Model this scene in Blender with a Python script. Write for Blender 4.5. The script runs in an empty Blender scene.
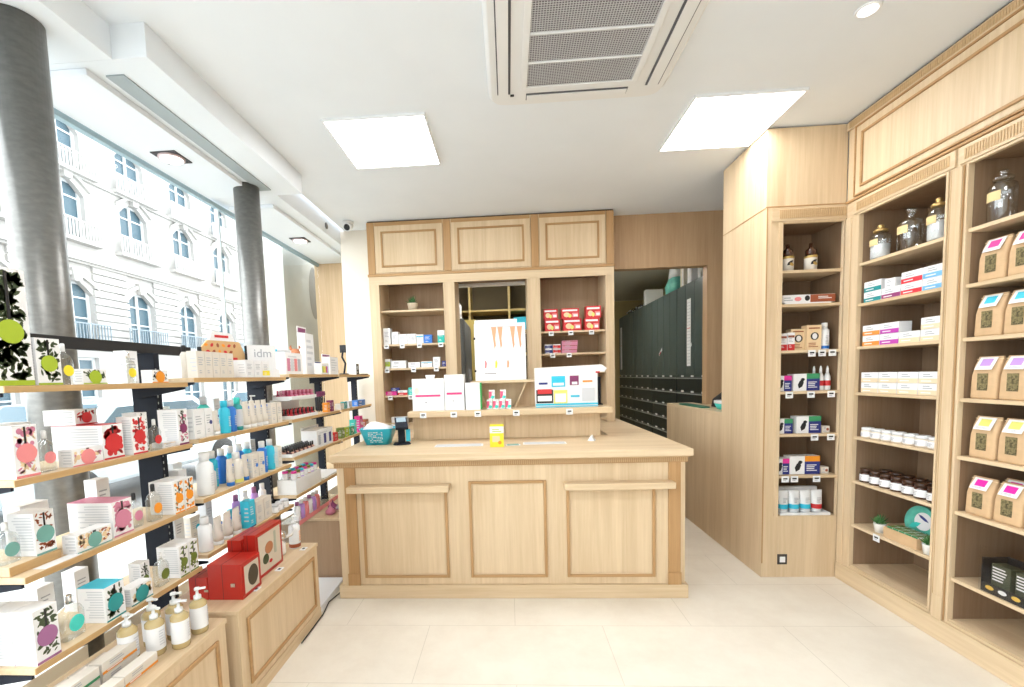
import bpy, bmesh, math, random
from mathutils import Vector, Matrix
PI = math.pi
S = bpy.context.scene
C = S.collection

# ---------------------------------------------------------------- camera, sky, exposure
cam_data = bpy.data.cameras.new('camera')
cam = bpy.data.objects.new('camera', cam_data)
C.objects.link(cam)
R_ = Vector((0.99784601, 0.05780883, -0.03100757))
U_ = Vector((0.02653279, 0.07662859, 0.99670661))
F_ = Vector((-0.05999451, 0.99538244, -0.07492971))
mw = Matrix.Identity(4)
for i in range(3):
    mw[i][0], mw[i][1], mw[i][2] = R_[i], U_[i], -F_[i]
mw[0][3], mw[1][3], mw[2][3] = 0, 0, 1.45
cam.matrix_world = mw
cam_data.sensor_fit = 'HORIZONTAL'
cam_data.sensor_width = 36
cam_data.lens = 36 * 446.41 / 1024
cam_data.shift_x = (512 - 482.55) / 1024
cam_data.shift_y = (410.06 - 343.5) / 1024
cam_data.clip_start = 0.05
cam_data.clip_end = 200
S.camera = cam

world = bpy.data.worlds.new('sky')
S.world = world
world.use_nodes = True
wn = world.node_tree.nodes
wn['Background'].inputs['Color'].default_value = (0.93, 0.97, 1.0, 1)
wn['Background'].inputs['Strength'].default_value = 4.5

S.view_settings.view_transform = 'Standard'
S.view_settings.look = 'None'
S.view_settings.gamma = 1
S.view_settings.use_curve_mapping = False
S.view_settings.exposure = 0.55

pl = bpy.data.lights.new('window_portal', 'AREA')
pl.shape = 'RECTANGLE'; pl.size = 7.8; pl.size_y = 2.7
pl.cycles.is_portal = True
po = bpy.data.objects.new('window_portal', pl); C.objects.link(po)
po.location = (-2.17, 1.0, 1.45); po.rotation_euler = (PI/2, 0, -PI/2)

LAMP = 10.5      # brightness of the ceiling panels

# ---------------------------------------------------------------- materials
MATS = {}
def nodes(m):
    m.use_nodes = True
    return m.node_tree.nodes, m.node_tree.links
def mat(name, col, rough=0.5, metal=0.0, spec=0.5, emit=0.0, vary=0.0, scale=20.0, coat=0.0):
    if name in MATS: return MATS[name]
    m = bpy.data.materials.new(name); n, l = nodes(m)
    b = n['Principled BSDF']
    b.inputs['Base Color'].default_value = (*col, 1)
    b.inputs['Roughness'].default_value = rough
    b.inputs['Metallic'].default_value = metal
    b.inputs['Specular IOR Level'].default_value = spec
    b.inputs['Coat Weight'].default_value = coat
    if emit:
        b.inputs['Emission Color'].default_value = (*col, 1)
        b.inputs['Emission Strength'].default_value = emit
    if vary:
        tc = n.new('ShaderNodeTexCoord'); no = n.new('ShaderNodeTexNoise'); rp = n.new('ShaderNodeValToRGB')
        no.inputs['Scale'].default_value = scale; no.inputs['Detail'].default_value = 4
        rp.color_ramp.elements[0].position = .3; rp.color_ramp.elements[1].position = .7
        rp.color_ramp.elements[0].color = (*[c * (1 - vary) for c in col], 1)
        rp.color_ramp.elements[1].color = (*[min(1, c * (1 + vary)) for c in col], 1)
        l.new(tc.outputs['Object'], no.inputs['Vector']); l.new(no.outputs['Fac'], rp.inputs['Fac'])
        l.new(rp.outputs['Color'], b.inputs['Base Color'])
    MATS[name] = m
    return m
def oak(name, col, axis='z', contrast=.10):
    if name in MATS: return MATS[name]
    m = bpy.data.materials.new(name); n, l = nodes(m); b = n['Principled BSDF']
    tc = n.new('ShaderNodeTexCoord'); mp = n.new('ShaderNodeMapping'); no = n.new('ShaderNodeTexNoise')
    n2 = n.new('ShaderNodeTexNoise'); mx = n.new('ShaderNodeMath'); rp = n.new('ShaderNodeValToRGB')
    sc = {'x': (1.6, 38, 38), 'y': (38, 1.6, 38), 'z': (38, 38, 1.6)}[axis]
    mp.inputs['Scale'].default_value = sc
    no.inputs['Scale'].default_value = 1.6; no.inputs['Detail'].default_value = 6; no.inputs['Roughness'].default_value = .65
    n2.inputs['Scale'].default_value = .35; n2.inputs['Detail'].default_value = 3
    l.new(tc.outputs['Object'], mp.inputs['Vector'])
    l.new(mp.outputs['Vector'], no.inputs['Vector']); l.new(mp.outputs['Vector'], n2.inputs['Vector'])
    mx.operation = 'ADD'; l.new(no.outputs['Fac'], mx.inputs[0]); l.new(n2.outputs['Fac'], mx.inputs[1])
    h = n.new('ShaderNodeMath'); h.operation = 'MULTIPLY'; h.inputs[1].default_value = .5
    l.new(mx.outputs[0], h.inputs[0]); l.new(h.outputs[0], rp.inputs['Fac'])
    e = rp.color_ramp.elements
    e[0].position = .34; e[1].position = .64
    e[0].color = (*[c * (1 - contrast * k) for c, k in zip(col, (1.4, 1.9, 2.6))], 1)
    e[1].color = (*[min(1, c * (1 + contrast * .6)) for c in col], 1)
    l.new(rp.outputs['Color'], b.inputs['Base Color'])
    b.inputs['Roughness'].default_value = .48
    b.inputs['Specular IOR Level'].default_value = .35
    MATS[name] = m
    return m
def thin_glass(name, tint=(1, 1, 1), gloss=.12):
    if name in MATS: return MATS[name]
    m = bpy.data.materials.new(name); n, l = nodes(m)
    n.remove(n['Principled BSDF'])
    t = n.new('ShaderNodeBsdfTransparent'); g = n.new('ShaderNodeBsdfGlossy'); mx = n.new('ShaderNodeMixShader'); f = n.new('ShaderNodeLayerWeight')
    t.inputs['Color'].default_value = (*tint, 1); g.inputs['Roughness'].default_value = .04
    f.inputs['Blend'].default_value = .5
    p = n.new('ShaderNodeMath'); p.operation = 'POWER'; p.inputs[1].default_value = 3.0; q = n.new('ShaderNodeMath'); q.operation = 'MULTIPLY_ADD'; q.inputs[1].default_value = gloss * 3; q.inputs[2].default_value = .03 if 'window' in name else .15
    l.new(f.outputs['Facing'], p.inputs[0]); l.new(p.outputs[0], q.inputs[0])
    l.new(q.outputs[0], mx.inputs['Fac']); l.new(t.outputs[0], mx.inputs[1]); l.new(g.outputs[0], mx.inputs[2])
    l.new(mx.outputs[0], n['Material Output'].inputs['Surface'])
    MATS[name] = m
    return m

OAK = (.69, .54, .36); OAKD = (.48, .29, .135)
oak_v = oak('oak_vertical', OAK, 'z'); oak_x = oak('oak_along_x', OAK, 'x'); oak_y = oak('oak_along_y', OAK, 'y')
oakd_v = oak('solid_oak_vertical', OAKD, 'z', .14); oakd_x = oak('solid_oak_along_x', OAKD, 'x', .14); oakd_y = oak('solid_oak_along_y', OAKD, 'y', .14)
oak_mid_x = oak('oak_frieze_x', (.60, .42, .235), 'x'); oak_mid_y = oak('oak_frieze_y', (.60, .42, .235), 'y')
oak_in_shade = oak('oak_shaded_interior', (.28, .185, .115), 'z', .12)  # darker copy of the oak, the shade of the cells put into its colour
oak_back_shade = oak('oak_shaded_bay_back', (.42, .285, .175), 'z', .12)  # oak with a milder share of the bay shade put into its colour
oak_edge = oak('oak_shelf_edge', (.55, .36, .17), 'y', .12)
plaster = mat('white_plaster', (.79, .83, .87), .9, vary=.015, scale=3)
wall_white = mat('white_wall', (.84, .83, .80), .8, vary=.02, scale=4)
white = mat('white_card', (.83, .83, .84), .5)
white_pl = mat('white_plastic', (.82, .83, .84), .35)
cream = mat('cream_card', (.74, .69, .62), .55)
black = mat('black_print', (.012, .012, .014), .5)
blackm = mat('black_metal', (.010, .013, .022), .65, spec=.25, vary=.1)
grey_t = mat('grey_print', (.42, .43, .47), .6)
lgrey = mat('light_grey_print', (.62, .63, .66), .6)
glass = thin_glass('clear_glass'); glass_w = thin_glass('window_glass', (.985, 1, 1), .06)
glass_t = thin_glass('bottle_glass', (.93, .95, .95), .2)
chrome = mat('chrome', (.75, .76, .78), .2, 1)
emis = mat('lamp_diffuser', (.98, .99, 1.0), .5, emit=LAMP)
emis_b = mat('back_lamp_diffuser', (1, .98, .92), .5, emit=26)
spot = mat('spot_lamp', (1, .97, .92), .5, emit=8)

def colm(name, col, rough=.45): return mat(name, col, rough)
red = colm('red_print', (.62, .025, .03)); pink = colm('pink_print', (.80, .26, .27)); teal = colm('teal_print', (.02, .30, .31))
sage = colm('sage_print', (.16, .38, .34)); green = colm('lime_print', (.38, .50, .03)); yellow = colm('yellow_print', (.88, .72, .03))
orange = colm('orange_print', (.85, .30, .02)); purple = colm('mauve_print', (.36, .14, .30)); olive = colm('olive_print', (.14, .20, .03))
dkgreen = colm('dark_leaf_print', (.05, .075, .03)); magenta = colm('magenta_print', (.72, .03, .30)); rose = colm('rose_print', (.62, .22, .33))
blue = colm('blue_print', (.02, .18, .62)); cyan = colm('cyan_print', (.03, .52, .72)); navy = colm('navy_print', (.02, .03, .20))
plum = colm('plum_print', (.22, .03, .12)); lilac = colm('lilac_print', (.50, .28, .68)); tan = colm('tan_print', (.80, .60, .36))
brownr = colm('red_brown_print', (.33, .08, .03)); mint = colm('mint_print', (.05, .62, .55)); lemon = colm('lemon_print', (.75, .72, .18))
kraft = mat('kraft_paper', (.62, .42, .24), .8, vary=.06, scale=30)
redbox = mat('red_lacquer_card', (.44, .02, .012), .3)
amber = mat('amber_glass', (.06, .02, .01), .1, coat=.5)
soapy = mat('golden_liquid', (.52, .40, .19), .2, coat=.4)
herbs = mat('dried_herbs', (.16, .13, .06), .9, vary=.75, scale=140)
leafm = mat('plant_leaf', (.05, .16, .04), .5, vary=.3, scale=40)
ceram = mat('white_ceramic', (.85, .84, .82), .15, coat=.3)
cabm = mat('dark_green_steel', (.075, .10, .095), .35, vary=.1, scale=3)
rail = mat('grey_rail', (.45, .47, .46), .4, .4)

# ---------------------------------------------------------------- mesh builder
class MB:
    def __init__(self, M=None):
        self.bm = bmesh.new(); self.mats = []; self.M = M
    def mi(self, m):
        if m not in self.mats: self.mats.append(m)
        return self.mats.index(m)
    def P(self, p):
        v = Vector(p)
        return self.M @ v if self.M else v
    def poly(self, pts, m):
        f = self.bm.faces.new([self.bm.verts.new(self.P(p)) for p in pts]); f.material_index = self.mi(m); return f
    def box(self, a, b, m):
        x0, y0, z0 = a; x1, y1, z1 = b
        vs = [self.bm.verts.new(self.P(p)) for p in ((x0,y0,z0),(x1,y0,z0),(x1,y1,z0),(x0,y1,z0),(x0,y0,z1),(x1,y0,z1),(x1,y1,z1),(x0,y1,z1))]
        k = self.mi(m)
        for f in ((0,3,2,1),(4,5,6,7),(0,1,5,4),(1,2,6,5),(2,3,7,6),(3,0,4,7)):
            self.bm.faces.new([vs[i] for i in f]).material_index = k
        return self
    def ring(self, a, b, w, n0, n1, m, m2=None):
        # rectangular ring in local (x, z); n = local y range
        (x0, z0), (x1, z1) = a, b; m2 = m2 or m
        self.box((x0, n0, z0), (x0+w, n1, z1), m); self.box((x1-w, n0, z0), (x1, n1, z1), m)
        self.box((x0+w, n0, z1-w), (x1-w, n1, z1), m2); self.box((x0+w, n0, z0), (x1-w, n1, z0+w), m2)
    def loft(self, secs, m, seg=20, cap=True):
        # secs: (z, half_x, half_y, squareness[, cx, cy])
        k = self.mi(m); rings = []
        for s in secs:
            z, hx, hy, q = s[:4]; cx, cy = (s[4], s[5]) if len(s) > 4 else (0, 0)
            r = []
            for i in range(seg):
                t = 2*PI*(i+.5)/seg; c, sn = math.cos(t), math.sin(t); e = 2/q
                r.append(self.bm.verts.new(self.P((cx+hx*math.copysign(abs(c)**e, c), cy+hy*math.copysign(abs(sn)**e, sn), z))))
            rings.append(r)
        for a, b in zip(rings, rings[1:]):
            for i in range(seg):
                f = self.bm.faces.new((a[i], a[(i+1)%seg], b[(i+1)%seg], b[i])); f.material_index = k; f.smooth = True
        if cap:
            self.bm.faces.new(rings[0][::-1]).material_index = k; self.bm.faces.new(rings[-1]).material_index = k
        return self
    def lathe(self, prof, m, seg=20, c=(0, 0), cap=True):
        return self.loft([(z, r, r, 2, c[0], c[1]) for r, z in prof], m, seg, cap)
    def tube(self, pts, r, m, seg=8):
        k = self.mi(m); rings = []; P = [Vector(p) for p in pts]
        for i, p in enumerate(P):
            d = (P[min(i+1, len(P)-1)] - P[max(i-1, 0)]).normalized()
            a = d.cross(Vector((0, 0, 1)) if abs(d.z) < .9 else Vector((1, 0, 0))).normalized(); b = d.cross(a)
            rr = r[i] if isinstance(r, (list, tuple)) else r
            rings.append([self.bm.verts.new(self.P(p + a*rr*math.cos(2*PI*j/seg) + b*rr*math.sin(2*PI*j/seg))) for j in range(seg)])
        for a, b in zip(rings, rings[1:]):
            for i in range(seg):
                f = self.bm.faces.new((a[i], a[(i+1)%seg], b[(i+1)%seg], b[i])); f.material_index = k; f.smooth = True
        self.bm.faces.new(rings[0][::-1]).material_index = k; self.bm.faces.new(rings[-1]).material_index = k
        return self
    def prism(self, pts, y0, y1, m):
        # outline in (x, z), extruded along y
        k = self.mi(m)
        a = [self.bm.verts.new(self.P((x, y0, z))) for x, z in pts]; b = [self.bm.verts.new(self.P((x, y1, z))) for x, z in pts]
        n = len(pts)
        self.bm.faces.new(a).material_index = k; self.bm.faces.new(b[::-1]).material_index = k
        for i in range(n): self.bm.faces.new((a[i], b[i], b[(i+1)%n], a[(i+1)%n])).material_index = k
        return self
    def leaf(self, x, z, y, L, W, ang, m):
        c, s = math.cos(ang), math.sin(ang)
        pts = [(-L, 0), (-L*.4, W), (L*.4, W*.9), (L, 0), (L*.4, -W*.9), (-L*.4, -W)]
        self.poly([(x+px*c-pz*s, y, z+px*s+pz*c) for px, pz in pts], m)
    def disc(self, x, z, y, rx, rz, m, n=20, t=.0012):
        self.prism([(x+rx*math.cos(2*PI*i/n), z+rz*math.sin(2*PI*i/n)) for i in range(n)], y, y-t, m)
    def build(self, name, parent=None, bevel=0):
        bmesh.ops.recalc_face_normals(self.bm, faces=self.bm.faces)
        me = bpy.data.meshes.new(name); self.bm.to_mesh(me); self.bm.free()
        for m in self.mats: me.materials.append(m)
        o = bpy.data.objects.new(name, me); C.objects.link(o)
        if bevel:
            b = o.modifiers.new('bevel', 'BEVEL'); b.width = bevel; b.segments = 2; b.limit_method = 'ANGLE'
        if parent: o.parent = parent; KIDS.setdefault(parent.name, []).append(o)
        return o
KIDS = {}
def empty(name, parent=None):
    o = bpy.data.objects.new(name, None); o.empty_display_size = .05; C.objects.link(o)
    return o
def tag(o, label, cat, group=None, kind=None):
    o['label'] = label; o['category'] = cat
    if group: o['group'] = group
    if kind: o['kind'] = kind
    return o
def struct(mb, name, bevel=0):
    o = mb.build(name, None, bevel); o['kind'] = 'structure'; return o
def copy_tree(o, parent=None):
    c = o.copy(); C.objects.link(c)
    if parent: c.parent = parent
    KIDS[c.name] = []
    for ch in KIDS.get(o.name, []): KIDS[c.name].append(copy_tree(ch, c))
    return c
PROTO = {}
def place(key, builder, loc, rot, label, cat, group=None):
    """first use keeps the prototype itself, later uses are copies with their parts"""
    if key in PROTO: o = copy_tree(PROTO[key])
    else: o = PROTO[key] = builder()
    o.location = (loc[0], loc[1], loc[2] + .0008); o.rotation_euler = (0, 0, rot)
    tag(o, label, cat)
    if group: o['group'] = group
    elif 'group' in o.keys(): del o['group']
    return o
def text_part(s, size, m, parent, M, name='lettering', align='CENTER', ext=.0006):
    cu = bpy.data.curves.new('t', 'FONT'); cu.body = s; cu.size = size; cu.align_x = align; cu.align_y = 'CENTER'; cu.extrude = ext
    to = bpy.data.objects.new('t', cu); C.objects.link(to)
    dg = bpy.context.evaluated_depsgraph_get()
    me = bpy.data.meshes.new_from_object(to.evaluated_get(dg)); bpy.data.objects.remove(to)
    me.materials.clear(); me.materials.append(m)
    me.transform(M)
    o = bpy.data.objects.new(name, me); C.objects.link(o)
    if parent: o.parent = parent; KIDS.setdefault(parent.name, []).append(o)
    return o
MX = Matrix.Rotation(PI/2, 4, 'X')          # text upright, facing -y
AX, BK, RT = PI/2, 0.0, -PI/2               # facing the aisle from the left, from the back, from the right
ORD = ['first','second','third','fourth','fifth','sixth','seventh','eighth','ninth','tenth','eleventh','twelfth']

# ---------------------------------------------------------------- shell
CH = 2.9955
def floor_mat():
    m = bpy.data.materials.new('stone_tiles'); n, l = nodes(m); b = n['Principled BSDF']
    tc = n.new('ShaderNodeTexCoord'); br = n.new('ShaderNodeTexBrick'); no = n.new('ShaderNodeTexNoise'); rp = n.new('ShaderNodeValToRGB'); mx = n.new('ShaderNodeMix')
    mx.data_type = 'RGBA'; mx.blend_type = 'MULTIPLY'; mx.inputs['Factor'].default_value = 1
    br.offset = .5; br.inputs['Scale'].default_value = 1; br.inputs['Brick Width'].default_value = 1.0; br.inputs['Row Height'].default_value = .5
    br.inputs['Mortar Size'].default_value = .0022; br.inputs['Mortar Smooth'].default_value = .3
    br.inputs['Color1'].default_value = (.83, .775, .68, 1); br.inputs['Color2'].default_value = (.82, .765, .67, 1); br.inputs['Mortar'].default_value = (.66, .61, .52, 1)
    no.inputs['Scale'].default_value = 2.2; no.inputs['Detail'].default_value = 8; no.inputs['Roughness'].default_value = .7
    rp.color_ramp.elements[0].position = .32; rp.color_ramp.elements[0].color = (.90, .88, .86, 1); rp.color_ramp.elements[1].position = .6; rp.color_ramp.elements[1].color = (1, 1, 1, 1)
    l.new(tc.outputs['Object'], br.inputs['Vector']); l.new(tc.outputs['Object'], no.inputs['Vector']); l.new(no.outputs['Fac'], rp.inputs['Fac'])
    l.new(br.outputs['Color'], mx.inputs['A']); l.new(rp.outputs['Color'], mx.inputs['B']); l.new(mx.outputs['Result'], b.inputs['Base Color'])
    b.inputs['Roughness'].default_value = .38; b.inputs['Specular IOR Level'].default_value = .4
    return m
struct(MB().box((-2.25, -3.1, -.1), (2.95, 9.85, 0), floor_mat()), 'floor')
struct(MB().box((-1.66, -3.1, CH), (2.75, 4.93, CH+.1), plaster), 'ceiling')
# dropped soffit along the shop window: a beam with lower panels under it
mb = MB()
mb.box((-2.25, -3.1, CH-.14), (-1.66, 1.93, CH+.1), plaster)
mb.box((-2.25, 1.93, CH-.14), (-1.505, 3.377, CH+.1), plaster)
mb.box((-2.25, 3.377, CH-.14), (-1.70, 4.83, CH+.1), plaster); mb.box((-2.25, 4.83, CH-.14), (-1.752, 5.33, CH+.1), plaster)
struct(mb, 'ceiling_soffit', .002)
for k, (y0, y1) in enumerate(((-3.05, 1.60), (1.965, 3.296), (3.53, 5.24))):
    struct(MB().box((-2.18, y0, CH-.170), (-1.815, y1, CH-.141), plaster), 'trim_%d' % (k+1), .002)
o = MB().box((-1.775, 2.02, CH-.147), (-1.69, 3.27, CH-.1402), mat('grey_slot', (.36, .41, .43), .6)).build('slot_diffuser')
tag(o, 'long grey slot air diffuser in the white dropped soffit', 'air vent')
o = MB()
o.M = Matrix.Translation((-1.699, 4.29, 2.93)) @ Matrix.Rotation(PI/2, 4, 'Y')
o.lathe([(.03, 0), (.03, .006), (.018, .008)], mat('dark_vent', (.12, .11, .1), .6)); o = o.build('round_vent')
tag(o, 'small round dark vent on the side of the ceiling soffit', 'vent')

# walls
struct(MB().box((2.65, -3.1, 0), (2.75, 4.93, CH), wall_white), 'wall_right')
struct(MB().box((-2.25, -3.1, 0), (2.75, -3.0, CH), wall_white), 'wall_front')
mb = MB(); mb.box((1.037, 4.62, 2.475), (2.65, 4.72, CH), oak('oak_panel_warm', (.50, .33, .19), 'z')); mb.box((1.985, 4.62, 0), (2.65, 4.72, 2.475), MATS['oak_panel_warm'])
struct(mb, 'wall_back_right')
mb = MB(); mb.box((-1.72, 4.835, 0), (-.52, 4.93, CH), wall_white); mb.box((.24, 4.835, 0), (.755, 4.93, CH), wall_white); mb.box((.755, 4.835, .971), (1.037, 4.93, CH), wall_white); mb.box((-.52, 4.835, 2.42), (.24, 4.93, CH), wall_white)
mb.box((1.037, 4.835, 2.7), (2.75, 4.93, CH), wall_white)
struct(mb, 'wall_back')
struct(MB().box((-1.705, 4.66, 0), (-1.357, 4.83, CH-.001), mat('pale_cream_panel', (.80, .74, .65), .45, vary=.02, scale=6)), 'wall_back_left')  # one even pale cream for the whole wall piece
struct(MB().box((-2.25, 5.25, 0), (-1.752, 5.33, 2.85), oak('oak_window_end', (.62, .45, .28), 'z')), 'wall_window_end')
# back rooms
backw = mat('ochre_wall', (.52, .43, .20), .8, vary=.04, scale=3)
struct(MB().box((-1.75, 4.93, 2.95), (2.95, 9.85, 3.05), mat('back_ceiling', (.62, .62, .56), .9)), 'ceiling_back_room')
struct(MB().box((-1.75, 9.75, 0), (2.95, 9.85, 2.95), backw), 'wall_back_room_end')
struct(MB().box((-1.75, 4.93, 0), (-1.65, 9.75, 2.95), backw), 'wall_back_room_left')
struct(MB().box((2.85, 4.72, 0), (2.95, 9.75, 2.95), backw), 'wall_back_room_right')
mb = MB(); mb.box((2.65, 4.72, 0), (2.85, 4.80, 2.95), wall_white); struct(mb, 'wall_back_room_corner')

# shop window
mb = MB()
for y0, y1 in ((-3.0, -1.02), (-.98, 3.40), (3.44, 5.24)): mb.box((-2.208, y0, .08), (-2.20, y1, 2.80), glass_w)
win = struct(mb, 'window_1')
mb = MB(); fm = mat('window_steel', (.33, .45, .50), .4)
mb.box((-2.225, -3.0, 2.80), (-2.19, 5.25, 2.83), fm); mb.box((-2.225, -3.0, 0), (-2.19, 5.25, .08), fm)
for y in (-1.0, 3.42): mb.box((-2.214, y-.008, .08), (-2.194, y+.008, 2.80), mat('silicone', (.55, .66, .70), .4))
fr = mb.build('window_frame', win)

# ---------------------------------------------------------------- lamps
def panel_light():
    r = empty('ceiling_light')
    mb = MB()
    for a, b in (((-.31, -.31), (.31, -.298)), ((-.31, .298), (.31, .31)), ((-.31, -.298), (-.298, .298)), ((.298, -.298), (.31, .298))):
        mb.box((a[0], a[1], -.014), (b[0], b[1], 0), white_pl)
    mb.build('frame', r)
    MB().box((-.298, -.298, -.010), (.298, .298, -.002), emis).build('diffuser', r)
    return r
for k, (x, y, lab) in enumerate(((-.755, 3.01, 'square white light panel in the ceiling left of the air conditioner'), (1.40, 3.02, 'square white light panel in the ceiling near the tall oak tower'),
        (-.75, .4, 'added unseen light panel behind the viewpoint, on the window side'), (1.40, .4, 'added unseen light panel behind the viewpoint, on the cabinet side'),
        (-.75, -1.8, 'added unseen light panel at the front of the shop, on the window side'), (1.40, -1.8, 'added unseen light panel at the front of the shop, on the cabinet side'))):  # the last four panels are out of view, added to light the room
    o = place('panel', panel_light, (x, y, CH-.0012), 0, lab, 'ceiling light', 'square ceiling light panels')
def downlight():
    r = empty('downlight'); MB().box((-.075, -.075, -.006), (.075, .075, 0), mat('downlight_black', (.03, .025, .03), .5)).build('housing', r)
    mb = MB(); mb.lathe([(.066, -.016), (.072, -.012), (.072, -.006)], mat('downlight_ring', (.55, .42, .42), .4)); mb.build('ring', r)
    MB().lathe([(.058, -.018), (.058, -.0165)], spot).build('lamp', r)
    return r
place('downlight', downlight, (-1.99, 2.685, CH-.171), 0, 'square downlight with a round lamp in the soffit, nearer of two', 'downlight', 'soffit downlights')
place('downlight', downlight, (-1.98, 4.33, CH-.171), 0, 'square downlight with a round lamp in the soffit, farther of two', 'downlight', 'soffit downlights')
o = place('bklight', lambda: (lambda r: (MB().box((-.32, -.12, -.03), (.32, .12, 0), emis_b).build('diffuser', r), r)[1])(empty('strip_light')), (-.25, 5.6, 2.949), 0, 'rectangular strip light on the back room ceiling seen through the central opening', 'ceiling light')
o = place('bklight', None, (1.2, 6.6, 2.949), 0, 'added unseen strip light on the ceiling of the storage passage', 'ceiling light')  # unseen lamp, added to light the passage

# pillars
metalp = bpy.data.materials.new('brushed_zinc'); n, l = nodes(metalp); b = n['Principled BSDF']
tc = n.new('ShaderNodeTexCoord'); mp = n.new('ShaderNodeMapping'); mp.inputs['Scale'].default_value = (14, 14, 30); no = n.new('ShaderNodeTexNoise'); no.inputs['Scale'].default_value = 2; no.inputs['Detail'].default_value = 5
rp = n.new('ShaderNodeValToRGB'); rp.color_ramp.elements[0].color = (.17, .165, .155, 1); rp.color_ramp.elements[1].color = (.22, .215, .20, 1); rp.color_ramp.elements[0].position = .3; rp.color_ramp.elements[1].position = .7
l.new(tc.outputs['Object'], mp.inputs['Vector']); l.new(mp.outputs['Vector'], no.inputs['Vector']); l.new(no.outputs['Fac'], rp.inputs['Fac']); l.new(rp.outputs['Color'], b.inputs['Base Color'])
b.inputs['Metallic'].default_value = .6; b.inputs['Roughness'].default_value = .36
for x, y, w in ((-1.835, 1.70, 'nearer the viewpoint behind the left shelves'), (-1.835, 3.20, 'farther back between the two window panes')):
    r = empty('round_column'); r.location = (x, y, 0)
    MB().lathe([(.084, .012), (.084, CH-.142)], metalp, 40).build('shaft', r)
    MB().lathe([(.10, 0), (.10, .01), (.09, .0118)], metalp, 40).build('base_collar', r)
    tag(r, 'round dark zinc column, ' + w, 'column')

# air conditioner cassette
r = empty('ceiling_air_conditioner'); r.location = (.405, 2.19, CH)
acw = mat('ac_white', (.78, .78, .77), .4)
mb = MB()
mb.loft([(-.035, .455, .44, 14), (-.012, .475, .455, 14), (-.0005, .475, .455, 14)], acw, 40); mb.build('panel', r)
mb = MB()
for a, b in (((-.30, -.30), (.30, -.27)), ((-.30, .28), (.30, .31)), ((-.30, -.27), (-.27, .28)), ((.27, -.27), (.30, .28))): mb.box((a[0], a[1], -.046), (b[0], b[1], -.036), acw)
for y in (-.085, .10): mb.box((-.27, y-.004, -.048), (.27, y+.004, -.037), acw)
mb.build('intake_frame', r, .002)
mb = MB(); dk = mat('filter_grey', (.16, .15, .16), .8); mb.box((-.27, -.27, -.0362), (.27, .28, -.0352), dk)
for i in range(46): x = -.266 + i*.0118; mb.box((x-.0016, -.27, -.0415), (x+.0016, .28, -.0375), mat('grille_white', (.62, .61, .62), .5))
for i in range(46): y = -.266 + i*.0118; mb.box((-.27, y-.0011, -.0395), (.27, y+.0011, -.0372), MATS['grille_white'])
mb.build('intake_grille', r)
for a, b, c_ in (((-.425, -.34), (-.355, .34), 0), ((.355, -.34), (.425, .34), 0), ((-.27, .345), (.27, .40), 1), ((-.27, -.40), (.27, -.345), 1)):
    mb = MB(); mb.box((a[0], a[1], -.0375), (b[0], b[1], -.0352), mat('slot_shadow', (.10, .10, .11), .7))
    q = .006
    if c_: mb.box((a[0]+.004, a[1]+q*2, -.042), (b[0]-.004, b[1]-q, -.0376), acw)
    else: mb.box((a[0]+(q if a[0] < 0 else q*2), a[1]+.004, -.042), (b[0]-(q*2 if a[0] < 0 else q), b[1]-.004, -.0376), acw)
    mb.build('louver', r)
MB().box((-.355, .345, -.040), (-.335, .358, -.0352), black).build('sensor', r)
tag(r, 'white square ceiling air conditioner with a dark mesh intake grille', 'air conditioner')

# security camera
r = empty('security_camera'); r.location = (-1.52, 4.40, CH)
MB().lathe([(.045, -.022), (.05, -.012), (.05, -.0005)], white_pl, 24).build('base', r)
mb = MB(); mb.M = Matrix.Translation((0, 0, -.045)) @ Matrix.Rotation(math.radians(115), 4, 'X'); mb.lathe([(.012, -.055), (.036, -.045), (.04, 0), (.04, .045), (.036, .055)], white_pl, 24); mb.build('body', r)
mb = MB(); mb.M = Matrix.Translation((0, 0, -.045)) @ Matrix.Rotation(math.radians(115), 4, 'X'); mb.lathe([(.030, .0555), (.028, .058), (.01, .059)], black, 24); mb.build('lens', r)
tag(r, 'small white security camera on the ceiling left of the oak back unit', 'security camera')

o = struct(MB().box((-2.19, -3.0, 0), (-1.76, 5.24, .40), wall_white), 'window_sill')

def round_glint():
    r = empty('round_reflection'); MB().lathe([(.045, -.006), (.050, 0)], white_pl, 28).build('ring', r); MB().lathe([(.036, -.0085), (.036, -.0065)], mat('faint_glint', (1, .98, .95), .5, emit=1.2), 28).build('lamp', r); return r  # faint ceiling reflection, painted as a glowing disc with a ring
place('rglint', round_glint, (1.607, 2.169, CH-.0012), 0, 'small round spotlight painted as a glowing disc on the ceiling above the right wall shelving', 'reflection')
# ---------------------------------------------------------------- oak furniture
def dentils(mb, x0, x1, z0, z1, y, m, pitch=.012):
    n = int((x1-x0)/pitch); p = (x1-x0)/n
    for i in range(n): mb.box((x0+i*p+p*.2, y-.004, z0), (x0+i*p+p*.8, y, z1), m)
FACE_R = lambda X: Matrix(((0, 1, 0, X), (-1, 0, 0, 0), (0, 0, 1, 0), (0, 0, 0, 1)))   # local x runs towards the viewer, local -y faces the shop
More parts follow.
